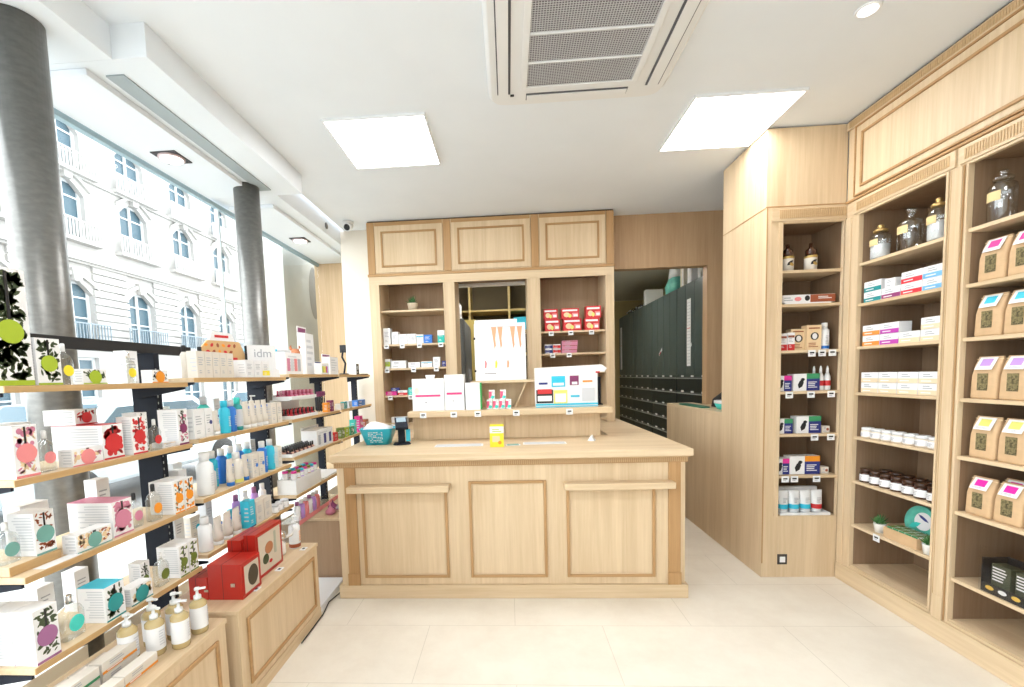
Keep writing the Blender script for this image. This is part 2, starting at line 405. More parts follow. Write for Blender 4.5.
# ---- front counter
r = empty('shop_counter'); r.location = (0, 0, 0)
cx0, cx1 = -1.145, 1.092
mb = MB()
mb.box((cx0, 2.835, .09), (cx1, 3.44, .925), oak_v)
mb.box((cx0, 3.44, .09), (-.80, 4.82, .925), oak_v)
mb.box((.78, 3.44, .09), (cx1, 5.05, .925), oak_v)
mb.build('body', r, .002)
mb = MB(); mb.box((-1.162, 2.817, 0), (1.108, 3.44, .0895), oak_x); mb.box((-1.162, 3.44, 0), (-.80, 4.82, .0895), oak_x); mb.box((.78, 3.44, 0), (1.108, 5.05, .0895), oak_x); mb.build('plinth', r, .003)
mb = MB(); mb.box((cx0-.012, 2.823, .880), (cx1+.012, 2.8345, .924), oakd_x); mb.box((cx0-.022, 2.812, .912), (cx1+.022, 2.8345, .9248), oak_mid_x)
dentils(mb, cx0-.010, cx1+.010, .885, .910, 2.823, oak_mid_x, .0125); mb.build('fluted_frieze', r)
for x in (-1.094, .986):
    mb = MB(); mb.box((x, 2.822, .0895), (x+.075, 2.835, .880), oakd_v); mb.box((x-.004, 2.816, .0895), (x+.079, 2.822, .17), oakd_v); mb.build('pilaster', r, .002)
for x0, x1 in ((-.985, -.418), (-.278, .222), (.348, .905)):
    zt = .778 if abs(x0+.278) < .01 else .7275
    mb = MB(); mb.ring((x0, .138), (x1, zt), .018, 2.822, 2.835, oakd_v, oakd_x); mb.ring((x0+.018, .156), (x1-.018, zt-.018), .006, 2.828, 2.835, oak_v, oak_x); mb.build('panel_molding', r, .003)
for x0, x1 in ((-1.055, -.395), (.328, 1.005)):
    MB().box((x0, 2.745, .728), (x1, 2.834, .768), oak_x).build('handbag_ledge', r, .004)
tag(r, 'long pale oak shop counter with three framed panels and a fluted frieze', 'counter')
mb = MB(); mb.prism([(-1.170, 2.775), (1.120, 2.775), (1.120, 5.08), (.76, 5.08), (.76, 3.49), (-.79, 3.49), (-.79, 4.83), (-1.170, 4.83)], -.9255, -.9700, oak_x)
for v in mb.bm.verts: v.co = Vector((v.co.x, v.co.z, -v.co.y))
o = mb.build('worktop', None, .004)
tag(o, 'pale oak worktop with a square edge lying on the shop counter', 'worktop')
WT = .970
# ---- raised display ledge on the counter
r = empty('display_riser')
mb = MB(); mb.box((-.757, 3.44, WT+.0005), (.690, 3.462, 1.158), oak_v); mb.box((-.055, 3.425, WT+.0005), (-.043, 3.44, 1.158), oak_v); mb.build('front_panel', r, .002)
MB().box((-.765, 3.30, 1.158), (.752, 3.66, 1.200), oak_x).build('ledge', r, .003)
mb = MB(); mb.box((-.235, 3.645, 1.2005), (.62, 3.66, 1.395), oak_v); mb.build('back_panel', r, .002)
for s, x in ((1, -.18), (-1, .055)):
    mb = MB(); mb.prism([(x, 1.2005), (x+.012*s, 1.2005), (x-.075*s, 1.395), (x-.088*s, 1.395)], 3.52, 3.64, oak_v); mb.build('slanted_bracket', r)
MB().box((-.30, 3.50, 1.3955), (.20, 3.75, 1.415), oak_x).build('upper_ledge', r, .002)
tag(r, 'pale oak display riser with ledges standing on the counter', 'display riser')

# ---- back unit with three bays
r = empty('wall_cabinet'); UY = 4.43
bays = ((-1.255, -.616), (-.505, .204), (.329, .955))
mb = MB()
for x0, x1 in ((-1.353, -1.255), (-.616, -.505), (.204, .329), (.955, 1.036)):
    mb.box((x0, UY, .971), (x1, UY+.025, 2.385), oak_v)
    mb.box((x0, UY+.025, .971), (x0+.02, 4.83, 2.44), oak_v); mb.box((x1-.02, UY+.025, .971), (x1, 4.83, 2.44), oak_v)
mb.box((-1.353, UY, 2.385), (1.036, UY+.025, 2.465), oak_x)
mb.box((-1.353, UY+.025, 2.44), (1.036, 4.83, 2.46), oak_in_shade)
mb.build('body', r, .002)
for a, b in (bays[0], bays[2]): MB().box((a, 4.80, .971), (b, 4.829, 2.44), oak_back_shade).build('back_panel', r)
mb = MB(); mb.box((-1.353, UY, 2.487), (1.036, 4.83, CH-.012), oak_v); mb.box((-1.345, UY+.004, CH-.012), (1.03, 4.83, CH-.001), mat('shadow_gap', (.05, .03, .02), .8)); mb.build('upper_body', r)
mb = MB(); mb.box((-1.362, UY-.010, 2.462), (1.045, UY+.02, 2.487), oakd_x); mb.box((-1.353, UY+.02, 2.465), (1.036, 4.83, 2.487), oak_x); mb.build('string_course', r, .004)
for x in (-1.351, -.598, .250, .962):
    mb = MB(); mb.box((x, UY-.010, 2.488), (x+.072, UY, CH-.014), oakd_v); mb.build('pilaster', r, .003)
for x0, x1 in ((-1.272, -.606), (-.518, .242), (.330, .954)):
    d = MB().box((x0, UY-.012, 2.495), (x1, UY-.001, CH-.05), oak_v).build('door', r, .003)
    mb = MB(); mb.ring((x0+.058, 2.545), (x1-.058, CH-.105), .020, UY-.022, UY-.0122, oakd_v, oakd_x); o = mb.build('panel_molding', d, .004)
    mb = MB(); mb.box((x0, UY-.008, CH-.05), (x1, UY-.0005, CH-.015), oakd_x); mb.build('top_rail', r)
for (a, b), hs in ((bays[0], (2.135, 1.80, 1.56, 1.285)), (bays[2], (1.872, 1.655, 1.47))):
    for h in hs: MB().box((a+.0005, UY+.03, h-.018), (b-.0005, 4.80, h), oak_x).build('shelf', r, .001)
for a, b in bays:
    mb = MB(); mb.ring((a-.012, 1.0), (b+.012, 2.392), .012, UY-.006, UY, oak_v, oak_x); mb.build('edge_bead', r, .002)
tag(r, 'three-bay oak wall cabinet reaching the ceiling behind the counter', 'cabinet')

# ---- oak tower at the corner and the low partition behind it
r = empty('corner_cabinet'); TX, TY = 1.7126, 3.113
mb = MB()
mb.box((TX, TY, 0), (1.7325, 3.708, CH-.010), oak_v)                       # side facing the aisle
mb.box((1.7325, TY, 0), (1.818, TY+.022, CH-.010), oak_v); mb.box((1.818, TY, 2.385), (2.2115, TY+.022, CH-.010), oak_v)
mb.box((1.818, TY, 0), (2.2115, TY+.022, .428), oak_v); mb.box((2.200, TY, .428), (2.2115, TY+.022, 2.385), oak_v)
mb.build('body', r, .001)
mb = MB(); mb.box((1.7325, 3.45, .42), (2.62, 3.47, 2.42), oak_in_shade); mb.box((2.215, TY+.022, .42), (2.235, 3.45, 2.42), oak_in_shade); mb.box((1.7325, TY+.022, 2.40), (2.2345, 3.45, 2.42), oak_in_shade)
mb.box((1.798, TY+.022, .42), (1.8175, 3.45, 2.40), oak_in_shade); mb.build('interior', r)
mb = MB(); mb.box((TX-.003, TY-.003, 2.49), (2.2118, TY, 2.497), oakd_x); mb.box((TX-.003, TY, 2.49), (TX, 3.708, 2.494), oakd_y); mb.build('joint_line', r)
mb = MB(); mb.box((1.745, TY-.008, 2.398), (2.2115, TY-.0005, 2.485), oak_x); dentils(mb, 1.79, 2.205, 2.415, 2.470, TY-.008, oak_mid_x, .0125); mb.build('fluted_frieze', r)
mb = MB(); mb.box((1.79, TY-.008, .43), (1.8175, TY-.0003, 2.392), oak_v); mb.box((1.7135, TY-.004, .10), (1.722, TY-.0003, 2.49), oakd_v); mb.build('pilaster', r, .003)
TH = (2.085, 1.865, 1.56, 1.285, .995, .711, .430)
for h in TH: MB().box((1.818, TY+.004, h-.018), (2.2145, 3.449, h), oak_x).build('shelf', r, .001)
tag(r, 'tall narrow oak cabinet tower projecting at the corner beside the passage', 'cabinet')
r = empty('wall_socket'); r.location = (1.852, TY-.0005, .128)
MB().box((-.032, -.006, -.036), (.032, 0, .036), mat('socket_black', (.04, .035, .035), .4)).build('frame', r, .002)
mb = MB(); mb.box((-.018, -.009, -.020), (.018, -.0062, .020), white_pl); mb.build('switch', r, .003)
tag(r, 'black framed white switch low on the oak tower front', 'socket')
r = empty('low_partition')
MB().box((1.7128, 3.7085, 0), (1.735, 4.955, 1.075), oak_v).build('side_panel', r, .001)
MB().box((1.7128, 3.7085, 1.0752), (2.15, 4.61, 1.10), oak_y).build('top', r, .002)
MB().box((1.7128, 4.611, 1.0752), (1.98, 4.955, 1.10), oak_y).build('top_end', r, .002)
mb = MB(); mb.box((1.736, 4.935, 0), (1.98, 4.955, 1.075), oak_v); mb.build('end_panel', r, .001)
tag(r, 'low oak partition with a flat top beside the storage passage', 'partition')

# ---- right wall cabinets
r = empty('wall_shelving'); X = 2.2124; M = FACE_R(X)
# local x = -world y ; local y = world x - X ; front towards -y
BAYS = ((-2.995, -2.440), (-2.330, -1.775), (-1.665, -1.110)); E0, E1 = -3.108, -1.0
mb = MB(M)
for x0, x1 in ((E0, -2.995), (-2.440, -2.330), (-1.775, -1.665), (-1.110, E1)): mb.box((x0, 0, .12), (x1, .022, 2.385), oak_v)
mb.box((E0, 0, 2.385), (E1, .022, 2.485), oak_y); mb.box((E0, 0, .09), (E1, .022, .12), oak_y)
mb.box((E0, 0, 2.497), (E1, .43, CH-.010), oak_v)
mb.build('body', r, .002)
mb = MB(M)
for x0, x1 in BAYS: mb.box((x0-.02, .022, .10), (x0, .42, 2.40), oak_in_shade); mb.box((x1, .022, .10), (x1+.02, .42, 2.40), oak_in_shade)
mb.box((E0, .40, .10), (E1, .43, 2.42), oak_in_shade); mb.box((E0, .022, 2.40), (E1, .40, 2.42), oak_in_shade); mb.build('interior', r)
mb = MB(M); mb.box((E0, -.012, 0), (E1, .42, .115), oak_y); mb.build('plinth', r, .004)
mb = MB(M); mb.box((E0, -.014, 2.483), (E1, .02, 2.498), oakd_y); mb.build('string_course', r, .004)
for x0, x1 in BAYS:
    mb = MB(M); mb.box((x0-.045, -.010, 2.398), (x1+.045, -.0005, 2.478), oak_y); dentils(mb, x0-.02, x1+.02, 2.412, 2.462, -.010, oak_mid_y, .0125); mb.build('fluted_frieze', r)
    mb = MB(M); mb.ring((x0-.012, .122), (x1+.012, 2.395), .012, -.007, 0, oak_v, oak_y); mb.build('edge_bead', r, .002)
    for h in (2.083, 1.833, 1.565, 1.275, .99, .703, .415) if x0 < -2.9 else (2.083, 1.82, 1.565, 1.27, .985, .705, .36):
        MB(M).box((x0+.0005, .004, h-.018), (x1-.0005, .3995, h), oak_y).build('shelf', r, .001)
    MB(M).box((x0+.0005, .004, .122), (x1-.0005, .3995, .14), oak_y).build('shelf', r)
for x in (-2.408, -1.742, -1.12):
    mb = MB(M); mb.box((x, -.010, .1155), (x+.05, -.0005, 2.39), oak_v); mb.box((x-.002, -.014, .1155), (x+.052, -.010, .24), oak_v); mb.box((x+.052, -.006, .12), (x+.058, -.0005, 2.39), oakd_v); mb.box((x-.008, -.006, .12), (x-.002, -.0005, 2.39), oakd_v); mb.build('pilaster', r, .003)
mb = MB(M); mb.box((E0+.004, -.010, .1155), (E0+.05, -.0005, 2.39), oak_v); mb.build('pilaster', r, .003)
for x0, x1 in ((-3.03, -1.05),):
    d = MB(M).box((x0, -.012, 2.515), (x1, -.001, CH-.075), oak_v).build('door', r, .003)
    mb = MB(M); mb.ring((x0+.045, 2.545), (x1-.045, CH-.12), .016, -.022, -.0122, oakd_y, oakd_y); mb.build('panel_molding', d, .004)
    mb = MB(M); mb.ring((x0-.012, 2.503), (x1+.012, CH-.063), .010, -.016, -.0002, oakd_y, oakd_y); mb.build('outer_molding', r, .003)
mb = MB(M); mb.box((E0, -.014, CH-.062), (E1, -.0005, CH-.012), oak_y); dentils(mb, E0+.02, E1, CH-.055, CH-.020, -.014, oak_mid_y, .0125); mb.box((E0, -.004, CH-.012), (E1, .4, CH-.001), MATS['shadow_gap']); mb.build('cornice', r)
tag(r, 'oak wall shelving with tall open bays and panelled top along the right wall', 'shelving')

# ---- left: base cabinets under the gondola
def base_cabinet(y0, y1, x1, name='base_cabinet'):
    r = empty(name); X0 = -1.565
    mb = MB(); mb.box((X0, y0, 0), (x1, y1, .445), oak_v); mb.build('body', r, .002)
    MB().box((X0, y0-.004, .4455), (x1+.006, y1+.004, .467), oak_y).build('top', r, .003)
    Mf = Matrix(((0, -1, 0, x1), (1, 0, 0, 0), (0, 0, 1, 0), (0, 0, 0, 1)))
    mb = MB(Mf); mb.ring((y0+.055, .095), (y1-.055, .405), .018, -.010, 0, oakd_y, oakd_y); mb.build('panel_molding', r, .004)
    mb = MB(Mf); mb.box((y0, -.004, .0), (y1, 0, .060), oak_y); mb.build('plinth', r)
    return r
tag(base_cabinet(.75, 1.745, -1.222), 'low oak base cabinet at the near left with carton soaps on top', 'cabinet')
tag(base_cabinet(1.80, 2.60, -1.200), 'low oak base cabinet carrying the red gift boxes', 'cabinet')
o = MB().box((-1.565, 2.62, 0), (-1.215, 3.05, .04), white).build('white_plinth'); tag(o, 'low white platform on the floor left of the counter', 'platform')
r = empty('side_cabinet'); mb = MB(); mb.box((-1.565, 3.06, 0), (-1.215, 3.55, .455), oak('oak_dark_panel', (.42, .29, .19), 'z')); mb.build('body', r, .002)
MB().box((-1.57, 3.05, .4555), (-1.205, 3.56, .475), oak_y).build('top', r, .002)
MB().box((-1.2148, 3.08, .02), (-1.203, 3.53, .44), MATS['oak_dark_panel']).build('door', r, .002)
tag(r, 'small brown wooden cabinet between the left shelves and the counter', 'cabinet')
o = MB().tube([(-1.185, 3.3, .3), (-1.187, 3.02, .06), (-1.18, 2.9, .012), (-1.21, 2.75, .012), (-1.185, 2.6, .012), (-1.18, 2.3, .012)], .004, black).build('power_cable'); tag(o, 'thin black cable on the floor beside the white platform', 'cable')

# ---- the gondola shelving along the window
r = empty('gondola_shelving')
SH = []
XF, XB = -1.42, -1.70
def shelf(y0, y1, h, xf=XF, xb=XB, t=.020):
    mb = MB(); mb.box((xb, y0, h-t), (xf-.003, y1, h), oak_y); mb.box((xf-.003, y0, h-t), (xf, y1, h), oak_edge)
    mb.build('shelf', r, .0015)
A = (1.465, 1.193, .905, .627); B = (1.485, 1.203, .925, .660); 
for h in A: shelf(1.18, 1.905, h)
for h in B: shelf(1.948, 2.785, h)
for h in (1.505, 1.205, .955): shelf(2.832, 3.655, h); shelf(3.70, 4.53, h)
shelf(2.832, 3.655, .700); shelf(3.70, 4.50, .700)
for y in (1.15, 1.927, 2.8085, 3.678, 4.553):
    mb = MB()
    mb.box((-1.69 if y < 3 else -1.63, y-.016, 0), (-1.575, y+.016, 1.60 if y < 2 else 1.50), blackm)
    for i in range(40): mb.box((-1.578, y-.012, .35+i*.03), (-1.5742, y-.006, .362+i*.03), rail)
    mb.build('post', r, .002)
    for h in (1.465, 1.193, .905, .627):
        for s in (-1, 1):
            if (y < 1.2 and s < 0) or (y > 4.5 and s > 0): continue
            dh = 0 if y < 1.6 or (y < 2 and s < 0) else .02
            if y > 2.8 and (y > 3 or s > 0): dh = {1.465: .04, 1.193: .012, .905: .05, .627: .073}[h]
            b = h + dh - .0205; yy = y + s*.03
            mb = MB(); mb.prism([(-1.43, b), (-1.575, b), (-1.66, b), (-1.66, b-.05), (-1.575, b-.035), (-1.43, b-.010)], yy-.004+(.0 if s > 0 else 0), yy+.004, blackm); mb.build('bracket', r)
mb = MB(); mb.box((-1.645, 1.134, 1.60), (-1.625, 2.22, 1.645), black); mb.build('top_rail', r)
tag(r, 'black metal gondola with oak shelves running along the shop window', 'shelving')

# ---- storage passage: dark drawer cabinets
CX = 2.2
k = 0
for y0, y1 in ((4.86, 5.95), (5.96, 6.95), (6.96, 7.95), (7.96, 8.95)):
    r = empty('drawer_cabinet'); Mf = FACE_R(CX)
    mb = MB(); mb.box((CX, y0, 0), (2.64, y1, 2.50), cabm); mb.build('body', r, .003)
    n = 4; w = (y1-y0)/n
    for i in range(n):
        d = MB(Mf).box((-y1+i*w+.004, -.018, 1.40), (-y1+(i+1)*w-.004, -.0005, 2.48), cabm).build('door', r, .003)
        if i == 1 and k < 2:
            mb = MB(Mf); mb.poly([(-y1+i*w+.07, -.019, 1.66), (-y1+i*w+.20, -.019, 1.74), (-y1+i*w+.19, -.019, 1.78), (-y1+i*w+.06, -.019, 1.70)], white); mb.poly([(-y1+i*w+.09, -.0195, 1.672), (-y1+i*w+.15, -.0195, 1.71), (-y1+i*w+.145, -.0195, 1.735), (-y1+i*w+.08, -.0195, 1.69)], red); mb.build('sticker', d)
    if k in (0, 3):
        mb = MB(Mf); xa = -y1+.10 if k == 3 else -5.62
        mb.box((xa, -.021, 1.50), (xa+.11, -.0185, 2.30), white)
        for j in range(20): mb.box((xa+.01, -.0216, 1.53+j*.038), (xa+.095, -.021, 1.538+j*.038), red if j == 11 else lgrey)
        mb.build('index_strip', r)
    for j in range(7):
        z = .06 + j*.188
        d = MB(Mf).box((-y1+.006, -.018, z), (-y0-.006, -.0005, z+.180), mat('black_drawer', (.022, .028, .028), .35)).build('drawer', r, .002)
        MB(Mf).box((-y1+.01, -.030, z+.156), (-y0-.01, -.0185, z+.170), rail).build('handle', d, .002)
        mb = MB(Mf)
        for q in range(3): mb.box((-y1+.15+q*.3, -.0205, z+.178), (-y1+.23+q*.3, -.0186, z+.200), white)
        mb.build('drawer_label', d)
    tag(r, 'dark green steel drawer cabinet with tall doors, ' + ORD[k] + ' from the passage opening', 'cabinet', 'dark green storage cabinets'); k += 1
# things on top of them
def sack(w, h):
    def f():
        return MB().loft([(0, w*.5, w*.35, 4), (h*.3, w*.52, w*.33, 4), (h*.8, w*.45, w*.2, 4), (h, w*.42, w*.05, 4)], white_pl, 20).build('plastic_package')
    return f
for i, (y, h, m, lab) in enumerate(((5.36, .17, mat('pale_box', (.75, .76, .72), .6), 'pale upright box file on top of the dark cabinets nearest the opening'), (5.62, .28, white, 'narrow white upright box on top of the dark cabinets'),
    (5.85, .30, mat('beige_box', (.62, .58, .46), .6), 'beige upright box file beside the narrow white box'), (7.4, .25, MATS['pale_box'], 'pale grey package standing farther along the cabinet tops'))):
    mb = MB(); mb.box((CX+.03, y, 2.5005), (CX+.30, y+.12 if i else y+.08, 2.50+h), m); mb.box((CX+.028, y+.02, 2.52), (CX+.0295, y+.06, 2.50+h-.02), lgrey)
    o = mb.build('box_file', None, .003); tag(o, lab, 'box file')
r = empty('plastic_bag'); r.location = (CX+.2, 6.45, 2.5005); MB().loft([(0, .16, .18, 3), (.12, .17, .2, 3), (.22, .13, .16, 3)], mat('teal_bag', (.12, .42, .36), .5, vary=.3, scale=9)).build('filled_base', r); MB().loft([(.2205, .13, .16, 3), (.36, .12, .12, 3)], white_pl).build('neck', r)
tag(r, 'white and teal plastic package lying on the dark cabinets', 'package')
mb = MB(); random.seed(4)
for q in range(5): mb.tube([(CX+.10+.05*math.sin(j*1.3+q), 7.7+j*.12, 2.51+.07*abs(math.sin(j*.9+q*1.7))) for j in range(9)], .007, white_pl if q % 2 else black, 6)
tag(mb.build('coiled_cables'), 'tangle of black and white cables on the far cabinet tops', 'cables')
mb = MB()
for q in range(3): mb.tube([(CX+.05+.04*math.sin(j*1.1+q*2), 5.05+j*.03+q*.03, 2.515+.11*abs(math.sin(j*.7+q*1.3))) for j in range(8)], .006, black if q % 2 else white_pl, 6)
tag(mb.build('coiled_cables'), 'loose cables on the dark cabinet nearest the passage opening', 'cables')
# on the low partition
r = empty('shopping_basket'); r.location = (1.93, 3.95, 1.1005)
mb = MB(); mb.loft([(0, .10, .14, 5), (.05, .12, .16, 5)], mint, 24); mb.loft([(.0505, .122, .162, 5), (.075, .122, .162, 5)], white_pl, 24); mb.build('body', r)
tag(r, 'small white and turquoise container on the low partition', 'container')
mb = MB(); mb.loft([(1.1005, .12, .14, 2.4, 2.02, 4.27), (1.17, .11, .13, 2.4, 2.02, 4.27), (1.24, .05, .07, 2.4, 2.04, 4.27)], mat('black_cloth', (.012, .012, .013), .9), 20); tag(mb.build('folded_bag'), 'black cloth bag behind the turquoise container on the low partition', 'bag')
mb = MB(); mb.loft([(1.1005, .05, .28, 6, 1.79, 4.45), (1.112, .05, .28, 6, 1.79, 4.45)], mat('green_tray', (.01, .16, .09), .4), 24); o = mb.build('green_tray', None); tag(o, 'flat dark green tray lying on the far part of the low partition', 'tray')

# ---- room behind the central opening
r = empty('storage_shelving')
mb = MB(); sw = oak('oak_yellow_lit', (.50, .38, .16), 'x')  # yellow of the room light is put into this oak colour
for x in (-1.40, -.55, .02, .62): mb.box((x, 6.5, 0), (x+.03, 6.95, 2.94), sw)
mb.box((-1.40, 6.951, 0), (.65, 6.97, 2.94), mat('dark_back', (.10, .075, .035), .7)); mb.build('frame', r)
for i, (a, b) in enumerate(((-1.37, -.55), (-.52, .02), (.05, .62))):
    for h in (.4, .85, 1.3, 1.75, 2.08, 2.38) if i else (2.08, 2.38): MB().box((a, 6.51, h), (b, 6.95, h+.025), sw).build('shelf', r)
MB().box((-.80, 6.49, 0), (-.45, 6.499, 2.27), mat('ochre_door', (.55, .42, .12), .6)).build('side_panel', r)
tag(r, 'ochre wooden storage shelving in the room behind the central opening', 'shelving')
r = empty('tall_locker'); MB().box((-1.20, 5.20, 0), (-.50, 6.1, 2.13), mat('locker_grey', (.16, .165, .17), .4)).build('body', r, .02)
mb = MB(); mb.box((-.499, 5.22, .1), (-.492, 5.64, 2.09), MATS['locker_grey']); mb.box((-.499, 5.66, .1), (-.492, 6.08, 2.09), MATS['locker_grey']); mb.build('door', r, .003)
MB().box((-.4915, 5.60, 1.35), (-.47, 5.62, 1.55), chrome).build('handle', r)
tag(r, 'dark grey metal locker seen at the left of the central opening', 'locker')
o = MB().box((.10, 6.6, 2.1055), (.30, 6.8, 2.30), cyan).build('storage_box'); tag(o, 'bright blue box on the ochre storage shelving', 'box')
o = MB().box((-.9, 5.3, 2.1305), (-.56, 5.6, 2.33), white).build('paper_box'); tag(o, 'white box on top of the dark grey locker', 'box')
# ---------------------------------------------------------------- goods: builders (front faces local -y, base at z = 0)
def lines(mb, x0, x1, z0, z1, y, n, m=None, seed=1, side=None, fill=.45):
    rnd = random.Random(seed); h = (z1-z0)/n
    for i in range(n):
        z = z0+(i+.3)*h; e = x1-(x1-x0)*rnd.uniform(0, .35)
        if side is None: mb.poly([(x0, y, z), (e, y, z), (e, y, z+h*fill), (x0, y, z+h*fill)], m or lgrey)
        else: mb.poly([(side, x0, z), (side, e, z), (side, e, z+h*fill), (side, x0, z+h*fill)], m or lgrey)
def botanical(w, d, h, disc, leaf=dkgreen, fruit=None, rr=.34, seed=1, top=None, base=None, card=white, n=None, oval=1.0):
    def f():
        rnd = random.Random(seed); r = empty('botanical_carton'); mb = MB()
        mb.box((-w/2, -d/2, 0), (w/2, d/2, h), card)
        y = -d/2-.0004; n_ = n or max(14, int(w*h*5200))
        for i in range(n_):
            L = rnd.uniform(.10, .18)*min(w, h); W = L*rnd.uniform(.28, .5)
            x = rnd.uniform(-w/2+L, w/2-L); z = rnd.uniform(L+.006, h-L)
            if fruit and i % 3 == 0: mb.disc(x, z, y, L*.8, L*.85, fruit, 10, .0001)
            else: mb.leaf(x, z, y, L, W, rnd.uniform(-1.2, 1.9), leaf if i % 4 else (fruit or leaf))
        zc = h*.46
        mb.box((-w*.045, y-.0004, zc), (w*.045, y-.0001, h*.97), black)
        mb.box((-w/2, y-.0003, 0), (w/2, y-.0001, max(.004, h*.045)), base or disc)
        lines(mb, -d*.42, d*.30, h*.12, h*.93, 0, max(5, int(h/.011)), lgrey, seed, side=-w/2-.0004)
        lines(mb, -d*.42, d*.30, h*.12, h*.93, 0, max(5, int(h/.011)), lgrey, seed+1, side=w/2+.0004)
        if top: mb.box((-w/2-.0005, -d/2, h), (w/2+.0005, d/2, h+.0012), top)
        mb.build('carton', r)
        m2 = MB(); R0 = min(rr*min(w, h*1.2), zc*.97); m2.disc(0, zc, y-.0005, R0, R0*oval, disc, 24, .0012)
        m2.build('round_label', r)
        return r
    return f
def perfume(w, h, labelc, capm=black, liquid=None, d=None):
    def f():
        d_ = d or w*.55; r = empty('glass_bottle'); mb = MB()
        mb.loft([(0, w*.46, d_*.46, 4), (.004, w*.5, d_*.5, 4), (h*.58, w*.5, d_*.5, 4), (h*.70, w*.40, d_*.42, 3), (h*.76, w*.16, d_*.3, 2), (h*.80, w*.15, d_*.28, 2)], glass_t, 24); b = mb.build('bottle_body', r)
        if liquid: MB().loft([(.005, w*.45, d_*.45, 4), (h*.52, w*.45, d_*.45, 4)], liquid, 20).build('liquid', b)
        MB().loft([(h*.801, w*.13, w*.13, 2), (h*.97, w*.13, w*.13, 2), (h, w*.09, w*.09, 2)], capm, 16).build('cap', r)
        m2 = MB(); m2.disc(0, h*.34, -d_/2-.0012, w*.34, w*.36, labelc, 24); m2.build('round_label', r)
        return r
    return f
def bottle(rad, h, body=white_pl, cap=white_pl, label=None, printm=lgrey, sq=2.0, band=None, pump=False, mark=None):
    def f():
        r = empty('pump_bottle' if pump else 'bottle'); k = .80 if not pump else .72
        MB().loft([(0, rad*.93, rad*.93*(.8 if sq > 2 else 1), sq), (.004, rad, rad*(.8 if sq > 2 else 1), sq), (h*k*.9, rad, rad*(.8 if sq > 2 else 1), sq), (h*k, rad*.55, rad*.5, 2)], body, 24).build('bottle_body', r)
        if pump:
            mb = MB(); mb.lathe([(rad*.45, h*k+.0003), (rad*.45, h*.80), (rad*.2, h*.81), (rad*.14, h*.92)], cap, 16)
            mb.loft([(h*.92, rad*.36, rad*.3, 3), (h*.965, rad*.36, rad*.3, 3)], cap, 12); mb.box((-rad*.14, -rad*1.0, h*.925), (rad*.14, -rad*.2, h*.96), cap); mb.build('pump', r)
        else: MB().lathe([(rad*.62, h*k+.0003), (rad*.62, h*.985), (rad*.55, h)], cap, 20).build('cap', r)
        mb = MB(); yy = -(rad*(.8 if sq > 2 else 1))-.0006
        if label: mb.loft([(h*.12, rad+.0006, rad*(.8 if sq > 2 else 1)+.0006, sq), (h*k*.80, rad+.0006, rad*(.8 if sq > 2 else 1)+.0006, sq)], label, 24, False)
        if band: mb.loft([(h*.03, rad+.0009, rad*(.8 if sq > 2 else 1)+.0009, sq), (h*.14, rad+.0009, rad*(.8 if sq > 2 else 1)+.0009, sq)], band, 24, False)
        lines(mb, -rad*.35, rad*.35, h*.2, h*.52, yy-.0012, 6, printm, 3)
        if mark: mb.box((-rad*.12, yy-.0016, h*.55), (rad*.12, yy-.0006, h*.66), mark)
        mb.build('label', r)
        return r
    return f
def tube(w, h, body=white_pl, cap=white_pl, band=None, mark=None):
    def f():
        r = empty('cream_tube')
        MB().loft([(0, w*.42, w*.42, 2), (h*.14, w*.42, w*.42, 2)], cap, 20).build('cap', r)
        mb = MB(); mb.loft([(h*.142, w*.45, w*.42, 2), (h*.3, w*.47, w*.40, 2), (h*.75, w*.49, w*.2, 2.2), (h*.95, w*.5, w*.03, 3), (h, w*.5, w*.03, 3)], body, 24)
        if band: mb.loft([(h*.18, w*.463, w*.425, 2), (h*.38, w*.478, w*.385, 2.04)], band, 24, False)
        mb.build('tube_body', r)
        mb = MB(); lines(mb, -w*.2, w*.2, h*.45, h*.7, -w*.41, 4, grey_t, 2)
        if mark: mb.box((-w*.08, -w*.425, h*.72), (w*.08, -w*.405, h*.82), mark)
        mb.build('print', r)
        return r
    return f
def carton(w, d, h, front=None, band=None, bz=(0, .4), face=white, mark=None, seed=1, name='carton', side=None, txt=True, stripe=None, topc=None):
    def f():
        mb = MB(); mb.box((-w/2, -d/2, 0), (w/2, d/2, h-.0013), face); y = -d/2-.0004
        mb.box((-w/2-.0002, -d/2-.0002, h-.0012), (w/2+.0002, d/2+.0002, h), topc or face)
        if front: mb.box((-w/2, y, .0005), (w/2, y+.0003, h-.0005), front)
        if band: mb.box((-w/2, y-.0003, h*bz[0]+.0004), (w/2, y, h*bz[1]), band)
        if stripe: mb.box((-w/2+.003, y-.0005, h*.72), (w/2-.003, y-.0002, h*.84), stripe)
        if side: mb.box((-w/2-.0004, -d/2, .001), (-w/2-.0001, d/2, h-.001), side)
        if txt:
            t = white if (front and front not in (cream, tan)) else grey_t
            if w > h: lines(mb, -w*.30, w*.15, h*.50, h*.86, y-.0005, 2, t, seed); lines(mb, -w*.38, w*.1, h*.1, h*.3, y-.0008, 1, white if band else t, seed)
            else: lines(mb, -w*.34, w*.30, h*.45, h*.8, y-.0005, 4, t, seed, fill=.35); lines(mb, -w*.3, w*.1, h*.15, h*.3, y-.0008, 2, white if band else t, seed, fill=.35)
            lines(mb, -d*.38, d*.2, h*.2, h*.8, 0, 4, lgrey, seed, side=-w/2-.0007, fill=.35)
        if mark: mb.disc(w*.22, h*.5, y-.0006, min(w, h)*.2, min(w, h)*.2, mark, 14, .0004)
        return mb.build(name)
    return f
